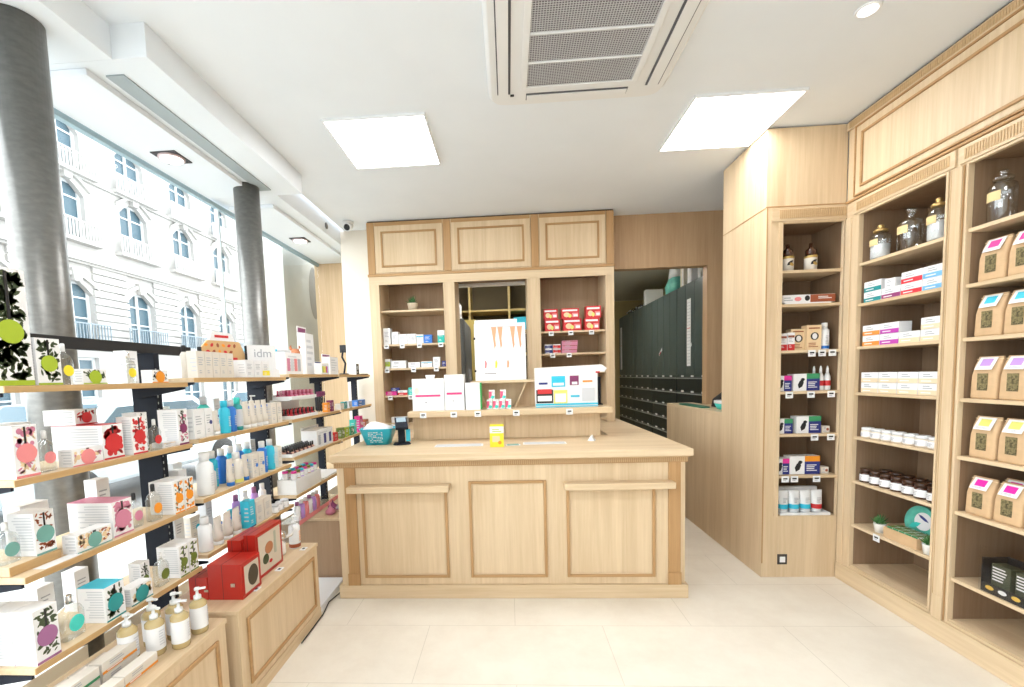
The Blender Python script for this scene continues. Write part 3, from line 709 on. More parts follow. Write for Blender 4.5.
def price_tag():
    mb = MB(); mb.box((-.024, -.003, -.034), (.024, -.0012, .008), white_pl); mb.box((-.014, -.0036, -.014), (.014, -.003, -.004), black); mb.box((-.014, -.0036, -.024), (.006, -.003, -.019), grey_t)
    return mb.build('price_tag')
def jar(rad, h, body, lidm, label):
    def f():
        r = empty('jar'); MB().lathe([(rad*.94, 0), (rad, .004), (rad, h*.66), (rad*.85, h*.74)], body, 20).build('jar_body', r)
        MB().lathe([(rad*.93, h*.745), (rad*.93, h*.985), (rad*.88, h)], lidm, 20).build('lid', r)
        mb = MB(); mb.loft([(h*.12, rad+.0006, rad+.0006, 2), (h*.60, rad+.0006, rad+.0006, 2)], label, 20, False); lines(mb, -rad*.4, rad*.4, h*.2, h*.5, -rad-.0016, 3, grey_t, 2); mb.build('label', r)
        return r
    return f
def apothecary(rad, h, fill=None, kind=0):
    def f():
        r = empty('apothecary_jar')
        sec = [(rad*.9, 0), (rad, .006), (rad, h*.62), (rad*.93, h*.70), (rad*.62, h*.76), (rad*.62, h*.79)] if kind == 0 else [(rad*.9, 0), (rad, .006), (rad, h*.62), (rad*.9, h*.70), (rad*.3, h*.76), (rad*.28, h*.88), (rad*.38, h*.90)]
        b = MB().lathe(sec, glass_t, 28).build('glass_body', r)
        if kind == 0: MB().lathe([(rad*.70, h*.792), (rad*.74, h*.84), (rad*.6, h*.87), (rad*.2, h*.88), (rad*.34, h*.93), (rad*.3, h*.98), (rad*.1, h)], glass_t if not fill or fill != white else mat('gilt', (.62, .42, .16), .3, .6), 24).build('stopper', r)
        else: MB().lathe([(rad*.22, h*.86), (rad*.42, h*.905), (rad*.42, h*.97), (rad*.2, h)], glass_t, 20).build('stopper', r)
        if fill: MB().lathe([(rad*.86, .008), (rad*.92, .012), (rad*.92, h*.42), (rad*.5, h*.47)], fill, 24).build('contents', b)
        mb = MB()
        for i in range(8):
            t0, t1 = -2.2+i*.16, -2.2+(i+1)*.16; R1 = rad+.0012
            mb.poly([(R1*math.cos(t0), R1*math.sin(t0), h*.40), (R1*math.cos(t1), R1*math.sin(t1), h*.40), (R1*math.cos(t1), R1*math.sin(t1), h*.58), (R1*math.cos(t0), R1*math.sin(t0), h*.58)], mat('aged_label', (.78, .60, .30), .6))
        mb.build('label', r)
        return r
    return f
def teabag(w, d, h, colr, seed=0):
    def f():
        r = empty('kraft_bag'); mb = MB()
        mb.loft([(0, w*.48, d*.48, 9), (.01, w*.5, d*.5, 9), (h*.55, w*.495, d*.47, 8), (h*.80, w*.485, d*.30, 7), (h*.955, w*.47, d*.075, 8), (h, w*.46, d*.06, 8)], kraft, 32); b = mb.build('bag_body', r)
        mb = MB(); m = Matrix.Translation((0, -d*.30-.004, h*.80)) @ Matrix.Rotation(math.atan2(d*.225, h*.16)*-1, 4, 'X')
        mb.M = m; mb.box((-w*.33, -.0016, -h*.125), (w*.33, -.0004, h*.20), white); mb.box((-w*.20, -.0024, -h*.03), (w*.20, -.0016, h*.15), colr); lines(mb, -w*.25, w*.25, -h*.10, -h*.045, -.0020, 2, grey_t, 1); mb.build('label', r)
        mb = MB(); mb.box((-w*.19, -d*.5-.0018, h*.20), (w*.19, -d*.48-.0002, h*.60), herbs); mb.build('herb_window', r)
        mb = MB(); mb.box((-w*.5, -d*.10, h*.93), (-w*.30, -d*.07, h*.95), tan); mb.box((w*.30, -d*.10, h*.93), (w*.5, -d*.07, h*.95), tan); mb.build('tin_tie', r)
        return r
    return f
def succulent(potm, rad=.035, ph=.055, lh=.07, n=26):
    def f():
        r = empty('potted_succulent'); MB().lathe([(rad*.75, 0), (rad*.98, ph*.95), (rad, ph)], potm, 20).build('pot', r)
        mb = MB(); rnd = random.Random(5)
        for i in range(n):
            a = i*2.4; t = i/n; el = .25+1.2*(1-t); L = lh*(.6+.5*rnd.random())
            dx, dy, dz = math.cos(a)*math.cos(el), math.sin(a)*math.cos(el), math.sin(el)
            mb.tube([(dx*.004, dy*.004, ph*.9), (dx*L*.5, dy*L*.5, ph*.9+dz*L*.5), (dx*L, dy*L, ph*.9+dz*L+.006)], [.004, .0045, .0005], leafm, 5)
        mb.build('leaves', r)
        return r
    return f

# ---------------------------------------------------------------- left gondola, near bay (cosmetics with botanical cartons)
def L(key, fn, x, y, z, label, cat, group=None, rot=AX): return place(key, fn, (x, y, z), rot, label, cat, group)
A1, A2, A3, A4 = A; B1, B2, B3, B4 = B
# top shelf
L('bt1', botanical(.105, .16, .34, green, seed=3, rr=.33, base=green), -1.515, 1.225, A1, 'tallest botanical gift carton with lime disc, at the near end of the top left shelf', 'carton')
L('bt2', botanical(.075, .10, .145, green, seed=5, rr=.34, base=green), -1.485, 1.325, A1, 'leaf-printed carton with lime disc, just right of the tallest one on the top left shelf', 'carton')
L('pf1', perfume(.050, .135, yellow, white_pl), -1.46, 1.395, A1, 'clear glass bottle with bright yellow round label on the top left shelf', 'bottle')
L('sp1', botanical(.09, .045, .052, green, seed=8, rr=.40), -1.458, 1.478, A1, 'small low leaf-printed carton with lime disc beside the yellow-label bottle', 'carton')
L('pf2', perfume(.050, .120, yellow, chrome), -1.46, 1.645, A1, 'glass bottle with golden yellow label near the post on the top left shelf', 'bottle')
L('sp2', botanical(.085, .045, .052, orange, leaf=black, seed=9, rr=.40), -1.455, 1.765, A1, 'small low spotted carton with orange disc at the far end of the top left shelf', 'carton')
L('wc1', carton(.055, .05, .13, seed=4), -1.53, 1.715, A1, 'plain white upright carton behind the small orange-disc carton', 'carton')
# second shelf
L('bt3', botanical(.068, .20, .155, pink, leaf=tan, fruit=rose, seed=11, rr=.42), -1.535, 1.232, A2, 'blush floral carton with pink disc at the near end of the second left shelf', 'carton')
L('pf3', perfume(.052, .13, pink, white_pl), -1.465, 1.312, A2, 'clear bottle with pink round label beside the blush floral carton', 'bottle')
L('wc2', carton(.06, .07, .155, seed=6, mark=purple), -1.60, 1.335, A2, 'white carton with small mauve marks behind the pink-label bottle', 'carton')
L('sp3', botanical(.11, .05, .058, pink, leaf=rose, fruit=tan, seed=12, rr=.38), -1.462, 1.425, A2, 'low pink floral soap carton with pink disc on the second left shelf', 'carton')
L('bt4', botanical(.085, .19, .125, red, leaf=red, fruit=red, seed=14, rr=.40, top=red), -1.54, 1.535, A2, 'wide deep carton printed with red berries and a large red disc, under a shallow carton', 'carton')
L('bt4b', botanical(.085, .12, .055, red, leaf=red, seed=15, rr=.30), -1.60, 1.535, A2+.1275, 'shallow white and red carton lying on top of the red berry carton', 'carton')
L('bt5', botanical(.068, .06, .145, red, leaf=red, fruit=red, seed=16, rr=.38), -1.46, 1.635, A2, 'upright red berry carton just right of the deep red berry carton', 'carton')
L('bt5b', botanical(.05, .06, .155, olive, leaf=dkgreen, seed=17, rr=.2), -1.50, 1.698, A2, 'narrow leafy carton behind the red-label bottle on the second left shelf', 'carton')
L('pf4', perfume(.050, .125, red, white_pl), -1.445, 1.725, A2, 'glass bottle with crimson round label near the post on the second left shelf', 'bottle')
L('sp4', carton(.07, .05, .022, seed=9, stripe=tan, name='soap_bar_pack'), -1.465, 1.795, A2, 'flat cream soap pack between the crimson-label bottle and the plum carton', 'soap pack')
L('bt6', botanical(.058, .09, .155, plum, leaf=dkgreen, fruit=rose, seed=19, rr=.36), -1.475, 1.868, A2, 'white carton with dark plum fruit print, far end of the second left shelf', 'carton')
# third shelf with small riser board
r = empty('riser_board'); mb = MB(); mb.box((-1.69, 1.185, A3+.0006), (-1.475, 1.335, A3+.028), oak_y); mb.build('board', r, .002)
mb = MB(); mb.box((-1.475, 1.185, A3+.0006), (-1.4725, 1.335, A3+.028), oak_edge); mb.build('front_edge', r); tag(r, 'small oak riser board at the near end of the third left shelf', 'board')
o = MB().box((-1.465, 1.24, A3+.0006), (-1.425, 1.36, A3+.0016), white).build('paper_card'); tag(o, 'white paper card lying in front of the riser board', 'card')
L('pf5', perfume(.060, .125, sage, white_pl), -1.52, 1.222, A3+.0285, 'clear bottle with sage green oval label on the riser board', 'bottle')
L('bt7', botanical(.062, .09, .135, sage, leaf=brownr, seed=21, rr=.44), -1.525, 1.300, A3+.0285, 'carton with speckled print and sage disc on the riser board', 'carton')
L('wc3', carton(.09, .06, .17, seed=3), -1.62, 1.372, A3, 'plain white tall carton behind the speckled soap carton on the third left shelf', 'carton')
L('sp5', botanical(.13, .05, .062, sage, leaf=brownr, fruit=tan, seed=22, rr=.34, n=60), -1.46, 1.418, A3, 'low speckled soap carton with small sage disc on the third left shelf', 'carton')
L('bt8', botanical(.085, .17, .13, rose, leaf=rose, fruit=rose, seed=24, rr=.40, top=rose), -1.53, 1.545, A3, 'white deep carton with rose pink flower print on the third left shelf', 'carton')
L('pf6', perfume(.055, .135, rose, black), -1.47, 1.625, A3, 'clear bottle with pale rose label beside the rose flower carton', 'bottle')
L('pf7', perfume(.060, .15, orange, black, liquid=None), -1.46, 1.708, A3, 'clear bottle with orange oval label beside two orange fruit cartons', 'bottle')
L('bt9', botanical(.056, .11, .14, orange, leaf=dkgreen, fruit=orange, seed=26, rr=.38), -1.48, 1.805, A3, 'orange fruit carton on the third left shelf, nearer of the pair', 'carton', 'orange fruit cartons')
L('bt9', None, -1.48, 1.867, A3, 'orange fruit carton on the third left shelf, farther of the pair', 'carton', 'orange fruit cartons')
L('wc4', carton(.055, .05, .19, seed=7, mark=grey_t), -1.63, 1.64, A3, 'tall white carton with a text panel behind the two clear bottles', 'carton')
# fourth shelf
for i, x in enumerate((-1.462, -1.535, -1.608)):
    L('bt10', botanical(.072, .070, .165, purple, leaf=dkgreen, fruit=None, seed=31, rr=.42), x, 1.228, A4, 'mauve-disc carton on the fourth left shelf, ' + ('front one' if i == 0 else ORD[i] + ' behind the front one'), 'carton', 'mauve cartons in a row')
L('pf8', perfume(.075, .145, mint, chrome, liquid=None), -1.475, 1.345, A4, 'large clear bottle with turquoise oval label on the fourth left shelf', 'bottle')
L('bt11', botanical(.078, .10, .125, teal, leaf=dkgreen, seed=33, rr=.40, top=cyan), -1.478, 1.465, A4, 'carton with bright blue lid edge and dark teal disc on the fourth left shelf', 'carton')
L('sp6', botanical(.10, .05, .068, teal, leaf=dkgreen, fruit=tan, seed=34, rr=.38), -1.458, 1.585, A4, 'low speckled carton with teal disc on the fourth left shelf', 'carton')
L('bt12', botanical(.045, .05, .125, olive, leaf=dkgreen, seed=35, rr=.3), -1.50, 1.655, A4, 'narrow green leaf carton behind the olive-label bottle', 'carton')
L('pf9', perfume(.062, .135, olive, white_pl, liquid=None), -1.465, 1.722, A4, 'bottle with olive green round label on the fourth left shelf', 'bottle')
L('bt13', botanical(.053, .10, .135, olive, leaf=dkgreen, fruit=olive, seed=36, rr=.36), -1.475, 1.803, A4, 'dark green leaf carton on the fourth left shelf, nearer of the pair', 'carton', 'dark green leaf cartons')
L('bt13', None, -1.475, 1.862, A4, 'dark green leaf carton on the fourth left shelf, farther of the pair', 'carton', 'dark green leaf cartons')
L('wc5', carton(.055, .05, .15, seed=17), -1.64, 1.40, A4, 'white upright carton at the back of the fourth left shelf behind the turquoise-label bottle', 'carton')
L('wc6', carton(.055, .05, .15, seed=18, mark=yellow), -1.64, 1.53, A4, 'white upright carton at the back of the fourth left shelf behind the teal-disc carton', 'carton')

# base cabinet top, near
CT = .467
def gpump(): return bottle(.030, .185, soapy, white_pl, label=white, pump=True)()
for i, (x, y, rt, lab) in enumerate(((-1.265, 1.552, .2, 'golden pump soap bottle standing foremost by the cabinet edge'), (-1.325, 1.505, -.2, 'golden soap bottle behind the foremost pump bottle, its side label facing out'),
        (-1.262, 1.650, .4, 'golden pump soap bottle nearest the red gift box'), (-1.385, 1.455, 0, 'golden soap bottle at the left end of the pump bottle cluster'), (-1.330, 1.610, .3, 'golden pump soap bottle in the middle row of the cluster'), (-1.388, 1.565, 0, 'golden pump soap bottle hindmost in the cluster'))):
    place('gp', gpump, (x, y, CT), AX+rt, lab, 'soap bottle', 'golden pump soap bottles')
tc_ = colm('carton_green_stripe', (.04, .28, .12))
for i, (x, y, z, c, lab) in enumerate(((-1.30, 1.385, 0, orange, 'cream tube carton with orange stripe at the cabinet edge'), (-1.298, 1.245, 0, tc_, 'cream tube carton with green stripe at the cabinet edge'),
        (-1.375, 1.385, 0, tc_, 'cream carton under the upper orange-stripe carton'), (-1.375, 1.385, .042, orange, 'cream carton with orange stripe, upper row of the stack'),
        (-1.375, 1.24, 0, red, 'cream carton under the green-stripe carton of the stack'), (-1.375, 1.24, .042, tc_, 'cream carton with green stripe on top of the stack'), (-1.45, 1.38, 0, red, 'cream carton with red stripe at the back of the stack'), (-1.45, 1.24, 0, mint, 'cream carton with turquoise end at the back left of the stack'))):
    L('ct%d' % i, carton(.135, .045, .040, face=cream, band=c, bz=(.05, .28), seed=i), x, y, CT+z, lab, 'carton', 'cream striped tube cartons')
L('ct9', carton(.06, .06, .07, face=cream, stripe=olive, seed=3), -1.30, 1.13, CT, 'small cream square carton with thin green lines at the bottom edge of the view', 'carton')
L('ct10', carton(.07, .09, .06, face=lgrey, stripe=black, seed=5), -1.42, 1.10, CT, 'grey and black carton at the bottom left of the view', 'carton')

# red gift boxes
def redcase(w, d, h, kind):
    def f():
        r = empty('gift_box'); mb = MB(); mb.box((-w/2, -d/2, 0), (w/2, d/2, h), redbox); mb.box((-w/2-.0006, .01, 0), (w/2+.0006, .013, h+.0006), black); mb.build('box', r, .002)
        mb = MB(); mb.ring((-w/2+.012, .012), (w/2-.012, h-.012), .006, -d/2-.003, -d/2, redbox); mb.build('window_frame', r)
        mb = MB(); mb.box((-w/2+.018, -d/2-.0012, .018), (w/2-.018, -d/2-.0004, h-.018), mat('beige_insert', (.62, .54, .44), .6)); mb.build('window', r)
        mb = MB()
        if kind: mb.disc(-.01, h*.56, -d/2-.0018, w*.15, h*.13, mat('copper_round', (.45, .18, .08), .5)); mb.disc(-w*.18, h*.35, -d/2-.0018, w*.11, h*.11, dkgreen); mb.box((w*.16, -d/2-.003, h*.35), (w*.24, -d/2-.0018, h*.85), mat('grey_green', (.40, .42, .33), .6)); mb.disc(w*.0, h*.24, -d/2-.0018, w*.06, h*.04, red)
        else: mb.disc(.01, h*.5, -d/2-.0018, w*.26, h*.30, mat('dark_round', (.05, .035, .02), .5))
        mb.build('contents_picture', r)
        MB().box((-w/2-.006, -.05, h*.38), (-w/2-.0008, -.03, h*.48), chrome).build('clasp', r)
        return r
    return f
L('rc1', redcase(.155, .16, .165, 0), -1.315, 1.975, CT, 'red gift box with a dark round picture, nearest on the second base cabinet', 'gift box')
L('rc1b', redcase(.155, .09, .105, 0), -1.443, 1.975, CT, 'red gift box standing directly behind the nearest red gift box', 'gift box')
L('rc2', redcase(.25, .06, .235, 1), -1.30, 2.205, CT, 'tall red-framed gift box with copper and green discs in its window', 'gift box')
L('rc3', redcase(.20, .07, .215, 1), -1.370, 2.165, CT, 'red gift box behind the tall red-framed one', 'gift box')
r = empty('ceramic_jug'); r.location = (-1.335, 2.42, CT+.0008)
MB().lathe([(.028, 0), (.034, .01), (.032, .06), (.020, .085), (.024, .10)], ceram, 24).build('jug_body', r); MB().lathe([(.033, .088), (.037, .10), (.037, .125), (.015, .14)], chrome, 24).build('head', r)
mb = MB(); mb.tube([(.02, .02, .09), (.05, .045, .10), (.066, .06, .13), (.055, .05, .15)], [.008, .010, .012, .006], ceram); mb.build('spout', r); tag(r, 'small white and silver ceramic dispenser beside the tall red gift box', 'dispenser')
L('pw1', bottle(.032, .20, white_pl, white_pl, printm=orange, pump=True, band=brownr), -1.30, 2.53, CT, 'white pump bottle with copper base at the far end of the base cabinet', 'pump bottle')
for i, (x, y) in enumerate(((-1.235, 2.00), (-1.235, 2.22), (-1.235, 2.50))):
    o = MB().box((-.016, -.022, 0), (.016, .022, .003), white_pl).build('price_card'); o.location = (x, y, CT+.0006); q = MB().box((-.006, -.010, .0031), (.008, .010, .0036), black).build('print', o)
    tag(o, 'flat white price card on the red gift box cabinet, ' + ORD[i] + ' from the near end', 'price card', 'flat price cards')

# ---------------------------------------------------------------- gondola, middle bay (skin care)
# top shelf
for i in range(5): L('sk1', carton(.052, .05, .125, face=cream, seed=40), -1.47, 2.035+i*.056, B1, 'beige skincare carton on the top middle shelf, %s from the near end' % ORD[i], 'carton', 'beige skincare cartons')
L('sk1b', bottle(.016, .155, cream, black), -1.53, 2.04, B1, 'slim bottle with black cap behind the beige skincare cartons, nearer one', 'bottle', 'slim black-capped bottles')
L('sk1b', None, -1.53, 2.15, B1, 'slim bottle with black cap behind the beige skincare cartons, farther one', 'bottle', 'slim black-capped bottles')
r = empty('counter_display'); r.location = (-1.585, 2.40, B1+.0008); r.rotation_euler = (0, 0, AX-.3)
cb = mat('display_cardboard', (.66, .42, .20), .7); mb = MB(); mb.prism([(-.13, 0), (.13, 0), (.16, .12), (.12, .205), (-.08, .205), (-.15, .13)], -.004, .004, cb); mb.prism([(-.13, .0), (-.12, 0), (-.12, .10), (-.13, .10)], -.07, -.004, cb); mb.build('backboard', r)
mb = MB()
for k in range(3):
    for q in range(6-k): mb.leaf(-.09+q*.035+k*.01, .18-k*.035, -.0048, .013, .008, q*.9, (orange, red, brownr)[(q+k) % 3])
mb.box((-.06, -.0055, .10), (.10, -.0046, .115), red); mb.build('print', r)
mb = MB(); mb.prism([(-.07, .206), (.09, .206), (.07, .25), (-.05, .255)], -.004, .004, white); mb.box((-.035, -.005, .222), (.05, -.0042, .236), red); mb.build('header', r)
tag(r, 'orange printed cardboard display with a white header on the top middle shelf', 'display')
for i in range(3): L('sk2' + str(i == 2), carton(.075, .07, .095, seed=50, face=white, band=yellow if i == 2 else None, bz=(.1, .4)), -1.46, 2.40+i*.082, B1, 'white pale-printed carton in front of the cardboard display, %s from the near end' % ORD[i], 'carton', 'white cartons by the display')
r = empty('shelf_sign'); r.location = (-1.47, 2.60, B1+.097)
tag(r, 'white sign with handwritten grey letters standing over the white cartons', 'sign')
mb = MB(Matrix.Rotation(AX-.7, 4, 'Z')); mb.box((-.085, 0, 0), (.085, .003, .095), white); mb.build('board', r); text_part('idm', .07, grey_t, r, Matrix.Rotation(AX-.7, 4, 'Z') @ Matrix.Translation((.01, -.0012, .045)) @ MX)
MB(Matrix.Rotation(AX-.7, 4, 'Z')).box((-.09, -.003, 0), (-.078, .004, .09), black).build('edge_strip', r)
r = empty('counter_display'); r.location = (-1.54, 2.72, B1+.0008); r.rotation_euler = (0, 0, AX-.7)
mb = MB(); mb.box((-.09, -.003, 0), (.09, .003, .20), white); mb.box((-.095, -.0045, .165), (.10, .0045, .178), cyan); mb.box((-.04, -.0045, .08), (.03, -.0032, .095), cyan); lines(mb, -.06, .06, .11, .15, -.0045, 3, lgrey); mb.build('panel', r)
MB().box((-.09, -.05, 0), (.09, -.0035, .05), white).build('tray', r); tag(r, 'pale blue and white leaflet display at the far end of the top middle shelf', 'display')
# second shelf
SK = ((-1.47, 1.985, carton(.07, .06, .135, seed=60, mark=None), 'white wide carton', 'c1'), (-1.47, 2.06, carton(.052, .05, .135, seed=61, face=white, mark=navy), 'white carton with a navy dot', 'c2'), (-1.455, 2.118, tube(.048, .12, cream, white_pl, None, navy), 'beige tube with a navy mark', 'c3'),
      (-1.50, 2.105, bottle(.026, .19, mint, lgrey), 'turquoise bottle with a grey cap', 'c4'), (-1.445, 2.178, bottle(.026, .165, cyan, cyan), 'bright aqua cylindrical bottle', 'c5'), (-1.455, 2.245, bottle(.026, .165, blue, lgrey), 'blue bottle with a pale cap', 'c6'), (-1.46, 2.312, bottle(.025, .175, teal, mint, label=lgrey), 'teal bottle with a grey label', 'c7'))
for x, y, fn, lab, k in SK: L('b2' + k, fn, x, y, B2, lab + ' on the second middle shelf', 'skincare item')
for i in range(4): L('b2t', tube(.052, .15, cream, white_pl, None, blue), -1.46, 2.385+i*.062, B2, 'beige tube with blue mark on the second middle shelf, %s from the aqua bottles' % ORD[i], 'cream tube', 'beige tubes with blue marks')
L('b2p', bottle(.024, .185, white_pl, white_pl, pump=True), -1.52, 2.55, B2, 'white pump bottle behind the beige tubes on the second middle shelf', 'pump bottle')
for i in range(2): L('b2c', carton(.055, .055, .125, face=cream, seed=66), -1.465, 2.645+i*.065, B2, 'beige text-covered carton at the far end of the second middle shelf, ' + ('nearer' if i == 0 else 'farther') + ' one', 'carton', 'far beige cartons')
# third shelf
L('b3a', bottle(.036, .205, white_pl, white_pl, sq=2), -1.465, 2.03, B3, 'largest plain white bottle on the third middle shelf', 'bottle')
L('b3b', carton(.05, .05, .13, seed=70, mark=navy), -1.57, 1.99, B3, 'white carton with a navy mark behind the largest white bottle', 'carton')
L('b3c', bottle(.024, .125, lgrey, white_pl), -1.50, 2.12, B3, 'pale grey bottle beside the largest white bottle', 'bottle')
for i in range(2): L('b3d', tube(.045, .14, cream, blue, None, blue), -1.455, 2.205+i*.13, B3, 'white tube with a blue cap on the third middle shelf, ' + ('nearer' if i == 0 else 'farther') + ' one', 'cream tube', 'blue-capped tubes')
L('b3e', bottle(.030, .165, cream, white_pl, band=lemon), -1.46, 2.27, B3, 'ivory bottle with a yellow base line between two blue-capped tubes', 'bottle')
for i in range(2): L('b3f', carton(.058, .05, .13, face=cream, seed=73, mark=blue), -1.46, 2.405+i*.066, B3, 'beige carton with blue dot on the third middle shelf, ' + ('nearer' if i == 0 else 'farther') + ' one', 'carton', 'beige blue-dot cartons')
for i in range(7):
    L('b3g%d' % (i % 2), bottle(.027, .185, cyan if i % 2 == 0 else blue, white_pl), -1.54+(.0 if i < 5 else .075), 2.19+i*.078 if i < 5 else 2.53+(i-5)*.085, B3, ('aqua' if i % 2 == 0 else 'deep blue') + ' bottle, %s in the blue row of the third middle shelf' % ORD[i], 'bottle', 'blue bottles on the third middle shelf')
L('b3h', carton(.045, .045, .13, face=cream, seed=75), -1.465, 2.69, B3, 'slim beige carton beside the farthest blue bottles', 'carton')
# fourth shelf
L('b4a', bottle(.030, .165, white_pl, white_pl), -1.465, 2.00, B4, 'white bottle nearest on the fourth middle shelf', 'bottle')
for i in range(3): L('b4b', tube(.055, .14, cream, white_pl, None, blue), -1.46, 2.085+i*.075, B4, 'white squeeze tube on the fourth middle shelf, %s from the near end' % ORD[i], 'cream tube', 'white squeeze tubes')
L('b4c', bottle(.03, .11, cyan, cyan), -1.53, 2.30, B4, 'small pale aqua bottle behind the blue carton', 'bottle')
L('b4d', carton(.055, .05, .15, face=cyan, front=cyan, seed=80, band=navy, bz=(0, .05)), -1.455, 2.335, B4, 'bright blue upright carton on the fourth middle shelf', 'carton')
for i in range(2): L('b4e', carton(.075, .05, .125, face=cream, seed=81), -1.46, 2.42+i*.085, B4, 'beige carton right of the bright blue one, ' + ('nearer' if i == 0 else 'farther'), 'carton', 'beige cartons by the blue one')
for i in range(3): L('b4f', jar(.026, .05, white_pl, lgrey, white), -1.45, 2.60+i*.06, B4, 'small white jar, far end of the fourth middle shelf, %s of three' % ORD[i], 'jar', 'small white cream jars')
for i in range(4): L('b4g%d' % (i % 2), bottle(.022, .17, white_pl if i % 2 else lilac, white_pl if i % 2 else purple), -1.55, 2.38+i*.09, B4, ('white' if i % 2 else 'lilac') + ' bottle in the back row of the fourth middle shelf, %s from the near end' % ORD[i], 'bottle', 'back row bottles of the fourth middle shelf')

# ---------------------------------------------------------------- gondola, far bays (make-up and small care)
C1, C2, C3, C4 = 1.505, 1.205, .955, .700
def board(w, h, d, hdr, txtc=lgrey, name='display_box', pic=None):
    def f():
        r = empty(name); mb = MB(); mb.box((-w/2, -d/2, 0), (w/2, d/2, h*.85), white); lines(mb, -w*.35, w*.35, h*.15, h*.75, -d/2-.0006, 5, txtc, 2)
        if pic:
            for k, c in enumerate(pic): mb.box((-w*.42+k*w*.84/len(pic), -d/2-.0012, h*.12), (-w*.42+(k+.8)*w*.84/len(pic), -d/2-.0004, h*.62), c)
        mb.build('box', r); mb = MB(); mb.box((-w/2, d/2-.004, h*.8501), (w/2, d/2, h), white); mb.box((-w*.42, d/2-.0052, h*.88), (w*.42, d/2-.004, h*.97), hdr); mb.build('header', r)
        return r
    return f
L('c1a', board(.24, .17, .08, lgrey, pic=(rose, lgrey, pink, grey_t)), -1.50, 2.99, C1, 'clear and white display with small pictures, nearest on the far top shelf', 'display')
r = empty('animal_figurine'); r.location = (-1.56, 3.22, C1+.0008); fur = mat('russet_fur', (.50, .19, .09), .9, vary=.2, scale=60)
mb = MB(); mb.loft([(0, .035, .03, 2), (.05, .04, .035, 2), (.10, .028, .026, 2), (.12, .022, .02, 2), (.14, .034, .030, 2), (.17, .034, .030, 2), (.19, .015, .014, 2)], fur, 20); mb.build('body', r)
mb = MB(); mb.tube([(-.02, 0, .17), (-.035, 0, .20), (-.03, 0, .215)], [.012, .009, .003], fur); mb.tube([(.02, 0, .17), (.035, 0, .20), (.03, 0, .215)], [.012, .009, .003], fur); mb.build('ears', r); tag(r, 'russet brown plush animal figure between white displays on the far top shelf', 'figurine')
L('c1b', board(.15, .37, .06, plum), -1.56, 3.40, C1, 'tall white display with a plum header, tallest on the far top shelf', 'display')
L('c1c', board(.13, .10, .06, navy, pic=(green, yellow, lemon, red, lilac)), -1.455, 3.42, C1, 'small rack of bright coloured sachets below the tall plum-header display', 'display')
L('c1d', board(.17, .17, .07, plum), -1.49, 3.68, C1, 'white display with a plum header left of the black holder', 'display')
r = empty('phone_holder'); r.location = (-1.50, 4.02, C1+.0008); mb = MB(); mb.loft([(0, .04, .05, 3), (.012, .035, .045, 3)], black, 20); mb.tube([(0, 0, .012), (.02, -.01, .10), (-.012, .0, .16), (0, 0, .22)], .009, blackm); mb.build('stand', r); mb = MB(); mb.box((-.028, -.008, .20), (.028, .008, .27), black); mb.build('cradle', r, .003); tag(r, 'black curved stand with a small holder head on the far top shelf', 'holder')
L('c1e', carton(.08, .05, .105, face=white, front=black, seed=90), -1.48, 4.26, C1, 'black-fronted carton right of the black holder on the far top shelf', 'carton')
o = MB().box((-1.50, 4.36, C1+.0006), (-1.43, 4.50, C1+.010), black).build('flat_case'); tag(o, 'thin black flat case at the far end of the far top shelf', 'case')
# trays with polish bottles
def tray(w, d, h, m=white_pl):
    def f():
        r = empty('display_tray'); mb = MB(); mb.box((-w/2, -d/2, 0), (w/2, d/2, .006), m); mb.box((-w/2, -d/2, .0061), (w/2, -d/2+.004, h), m); mb.box((-w/2, d/2-.004, .0061), (w/2, d/2, h*1.5), m); mb.box((-w/2, -d/2+.004, .0061), (-w/2+.004, d/2-.004, h), m); mb.box((w/2-.004, -d/2+.004, .0061), (w/2, d/2-.004, h), m); mb.build('tray', r); mb = MB(); mb.box((-w/2, -d/2-.0012, 0), (w/2, -d/2-.0002, h), m); mb.build('front_strip', r)
        return r
    return f
def polish(c):
    def f():
        r = empty('nail_polish'); MB().lathe([(.011, 0), (.012, .003), (.012, .022), (.006, .026)], c, 12).build('bottle', r); MB().lathe([(.0065, .0262), (.0058, .055)], c if c in (berry, rose, cherry) else black, 10).build('cap', r)
        return r
    return f
berry = colm('berry_polish', (.42, .05, .12)); cherry = colm('cherry_polish', (.48, .02, .03)); dark_p = colm('dark_polish', (.10, .02, .03)); nude = colm('nude_polish', (.62, .36, .26))
POL = (('berry red nail polish', 'dusty rose nail polish'), ('cherry red nail polish', 'near-black nail polish'), ('dark brown make-up', 'nude beige make-up'))
TR = ((C2+.13, 3.06, -1.50, (berry, rose), 'upper pink', 'pink and berry nail polish bottle on the raised tray of the far bay'), (C2, 3.06, -1.495, (cherry, dark_p), 'second', 'cherry red nail polish bottle in the tray on the second far shelf'),
      (C3, 3.02, -1.50, (dark_p, nude), 'third', 'dark and nude make-up bottle in the tray on the third far shelf'))
